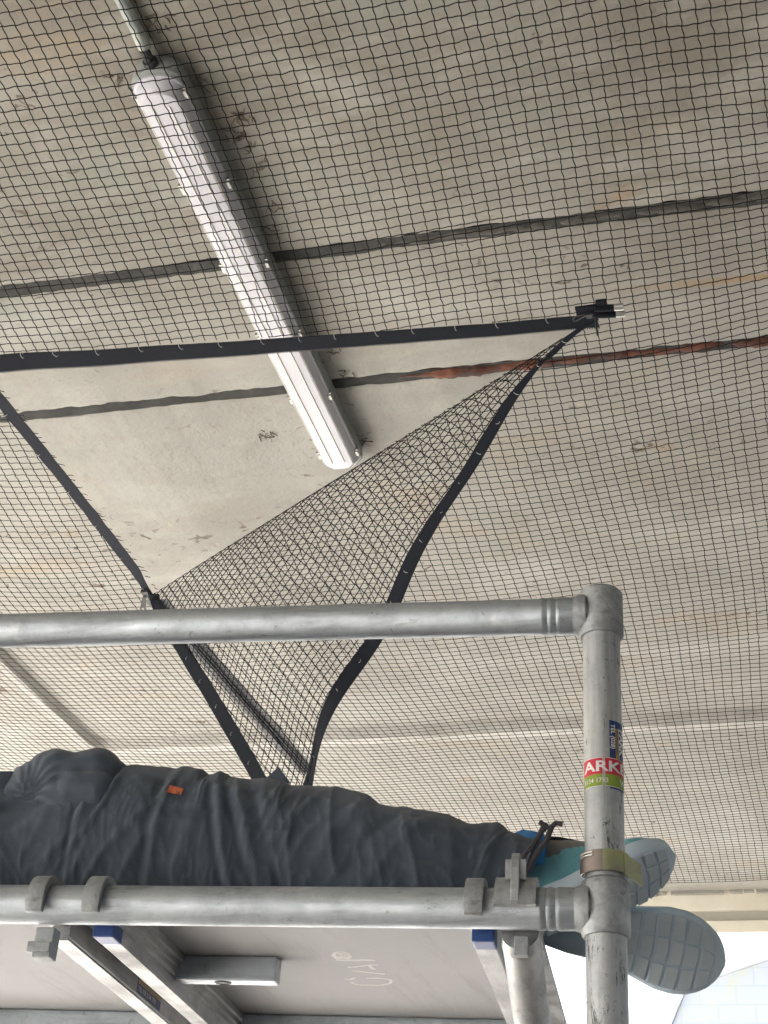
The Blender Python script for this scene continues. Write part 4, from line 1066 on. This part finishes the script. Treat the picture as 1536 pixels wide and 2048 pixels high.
mb = MB(); a0 = np_(770,440,.012); mb.tube([a0, np_(785,560,.03), np_(800,680,.05), np_(815,775,.07)], .0023, 8); obj('cable_tie', mb, M_dark, net)
mb = MB(); lp = [np_(*q, .012) for q in ((610,420),(520,430),(430,455),(390,500),(410,535),(470,520),(530,480),(620,440))]; mb.tube(lp, .0017, 8); mb.box(np_(690,430,.010), (.009,0,0), (0,.007,0), (0,0,.004)); obj('zip_slider', mb, M_dark, net, 60)
# slider with its long pull at the open corner, and the folded black tape end
def zp4(x, y): return (240+x*200/1536, 1160+y*180/1382)
def nq(x, y, dz=.01): return onz(zp4(x, y), HN-dz)
mb = MB(); mb.box(nq(400,205), (.011,0,0), (0,.016,0), (0,0,.005)); mb.prism([nq(350,250,.016), nq(405,240,.016), nq(400,400,.03), nq(390,460,.032), nq(372,460,.032), nq(372,415,.03), nq(335,415,.03), nq(330,460,.032), nq(315,460,.032), nq(312,410,.03)], (0,0,-.003)); mb.prism([nq(315,450,.032), nq(335,450,.032), nq(350,466,.032), nq(378,450,.032), nq(393,450,.032), nq(370,478,.032), nq(335,478,.032)], (0,0,-.003))
obj('zip_slider', mb, M_dark, net, 50)
mb = MB(); mb.prism([nq(430,200,.02), nq(500,215,.02), nq(600,210,.02), nq(625,330,.03), nq(670,480,.04), nq(700,560,.05), nq(560,560,.05), nq(500,420,.04)], (0,0,-.003)); obj('tape_end', mb, M_tape, net, 50)

# ---------------------------------------------------------------- pale gabled wall beyond the canopy
YF = 18.0
def onY(p, y): r = ray(p); k = y/r.y; return Vector((r.x*k, y, CZ+r.z*k))
pl = [onY(p, YF) for p in ((1344,2052), (1357,2018), (1370,1989), (1380,1979), (1396,1971), (1438,1955), (1495,1935), (1536,1922))]
hall = thing('gable_building', 'pale blue block gable with a curved top standing beyond the canopy', 'building', (3.5, YF, 0))
Lx = pl[0].x-.10; right = pl[-1].x; top = pl[-1].z
prof_ = [Vector((Lx, YF, 0))]+pl+[Vector((right+.9, YF, top+.12)), Vector((right+2.2, YF, top+.22)), Vector((right+3.5, YF, top+.22))]
cxm = right+3.5; prof_ += [Vector((2*cxm-p.x, YF, p.z)) for p in prof_[::-1][1:]]
M_block = mat('pale painted blocks', (.62,.66,.72), .8); n_ = NB(M_block)
br = n_.n('ShaderNodeTexBrick'); br.inputs['Scale'].default_value = 1.0; br.inputs['Brick Width'].default_value = .42; br.inputs['Row Height'].default_value = .21; br.inputs['Mortar Size'].default_value = .009
br.inputs['Color1'].default_value = (.50,.53,.57,1); br.inputs['Color2'].default_value = (.53,.56,.60,1); br.inputs['Mortar'].default_value = (.45,.50,.54,1)
mp = n_.coord((1,1,1), (PI/2,0,0)); n_.l(mp, br.inputs['Vector'])
ly = n_.ramp(n_.noise(3.5, 6, .7), [(.5, 0.0), (.68, .6)]); n_.col(n_.mix(ly, br.outputs['Color'], (.55,.54,.30)))
mb = MB(); mb.prism(prof_, (0,.3,0)); obj('wall', mb, M_block, hall)
mb = MB(); arc = prof_[1:-1]; rows = []
for i, p in enumerate(arc):
    t = (arc[min(i+1, len(arc)-1)]-arc[max(0, i-1)]).normalized(); n2 = Vector((-t.z, 0, t.x)); n2 = n2 if n2.z > 0 else -n2
    rows.append([p+n2*.003+Vector((0,-.05,0)), p+n2*.09+Vector((0,-.05,0)), p+n2*.09+Vector((0,.4,0)), p+n2*.003+Vector((0,.4,0))])
mb.grid(rows, closed=True, capends=True); obj('coping', mb, mat('white coping', (.58,.61,.65), .7), hall)
mb = MB(); rows = [[p+Vector((0,.42,-.08)) for p in arc], [p+Vector((0,14,-.08)) for p in arc]]; mb.grid(rows); obj('roof', mb, mat('grey sheet roof', (.4,.43,.46), .6), hall)
mb = MB(); sg = [p for p in prof_[:2]]; mb.add([prof_[0]+Vector((0,.31,0)), prof_[0]+Vector((0,14,0)), prof_[1]+Vector((0,14,-.08)), prof_[1]+Vector((0,.31,-.08))], [(0,1,2,3)]); obj('side_wall', mb, M_block, hall); mb = MB(); q = [Vector((2*cxm-p.x, p.y, p.z)) for p in (prof_[0]+Vector((0,.31,0)), prof_[0]+Vector((0,14,0)), prof_[1]+Vector((0,14,-.08)), prof_[1]+Vector((0,.31,-.08)))]; mb.add(q, [(0,1,2,3)]); obj('side_wall', mb, M_block, hall)
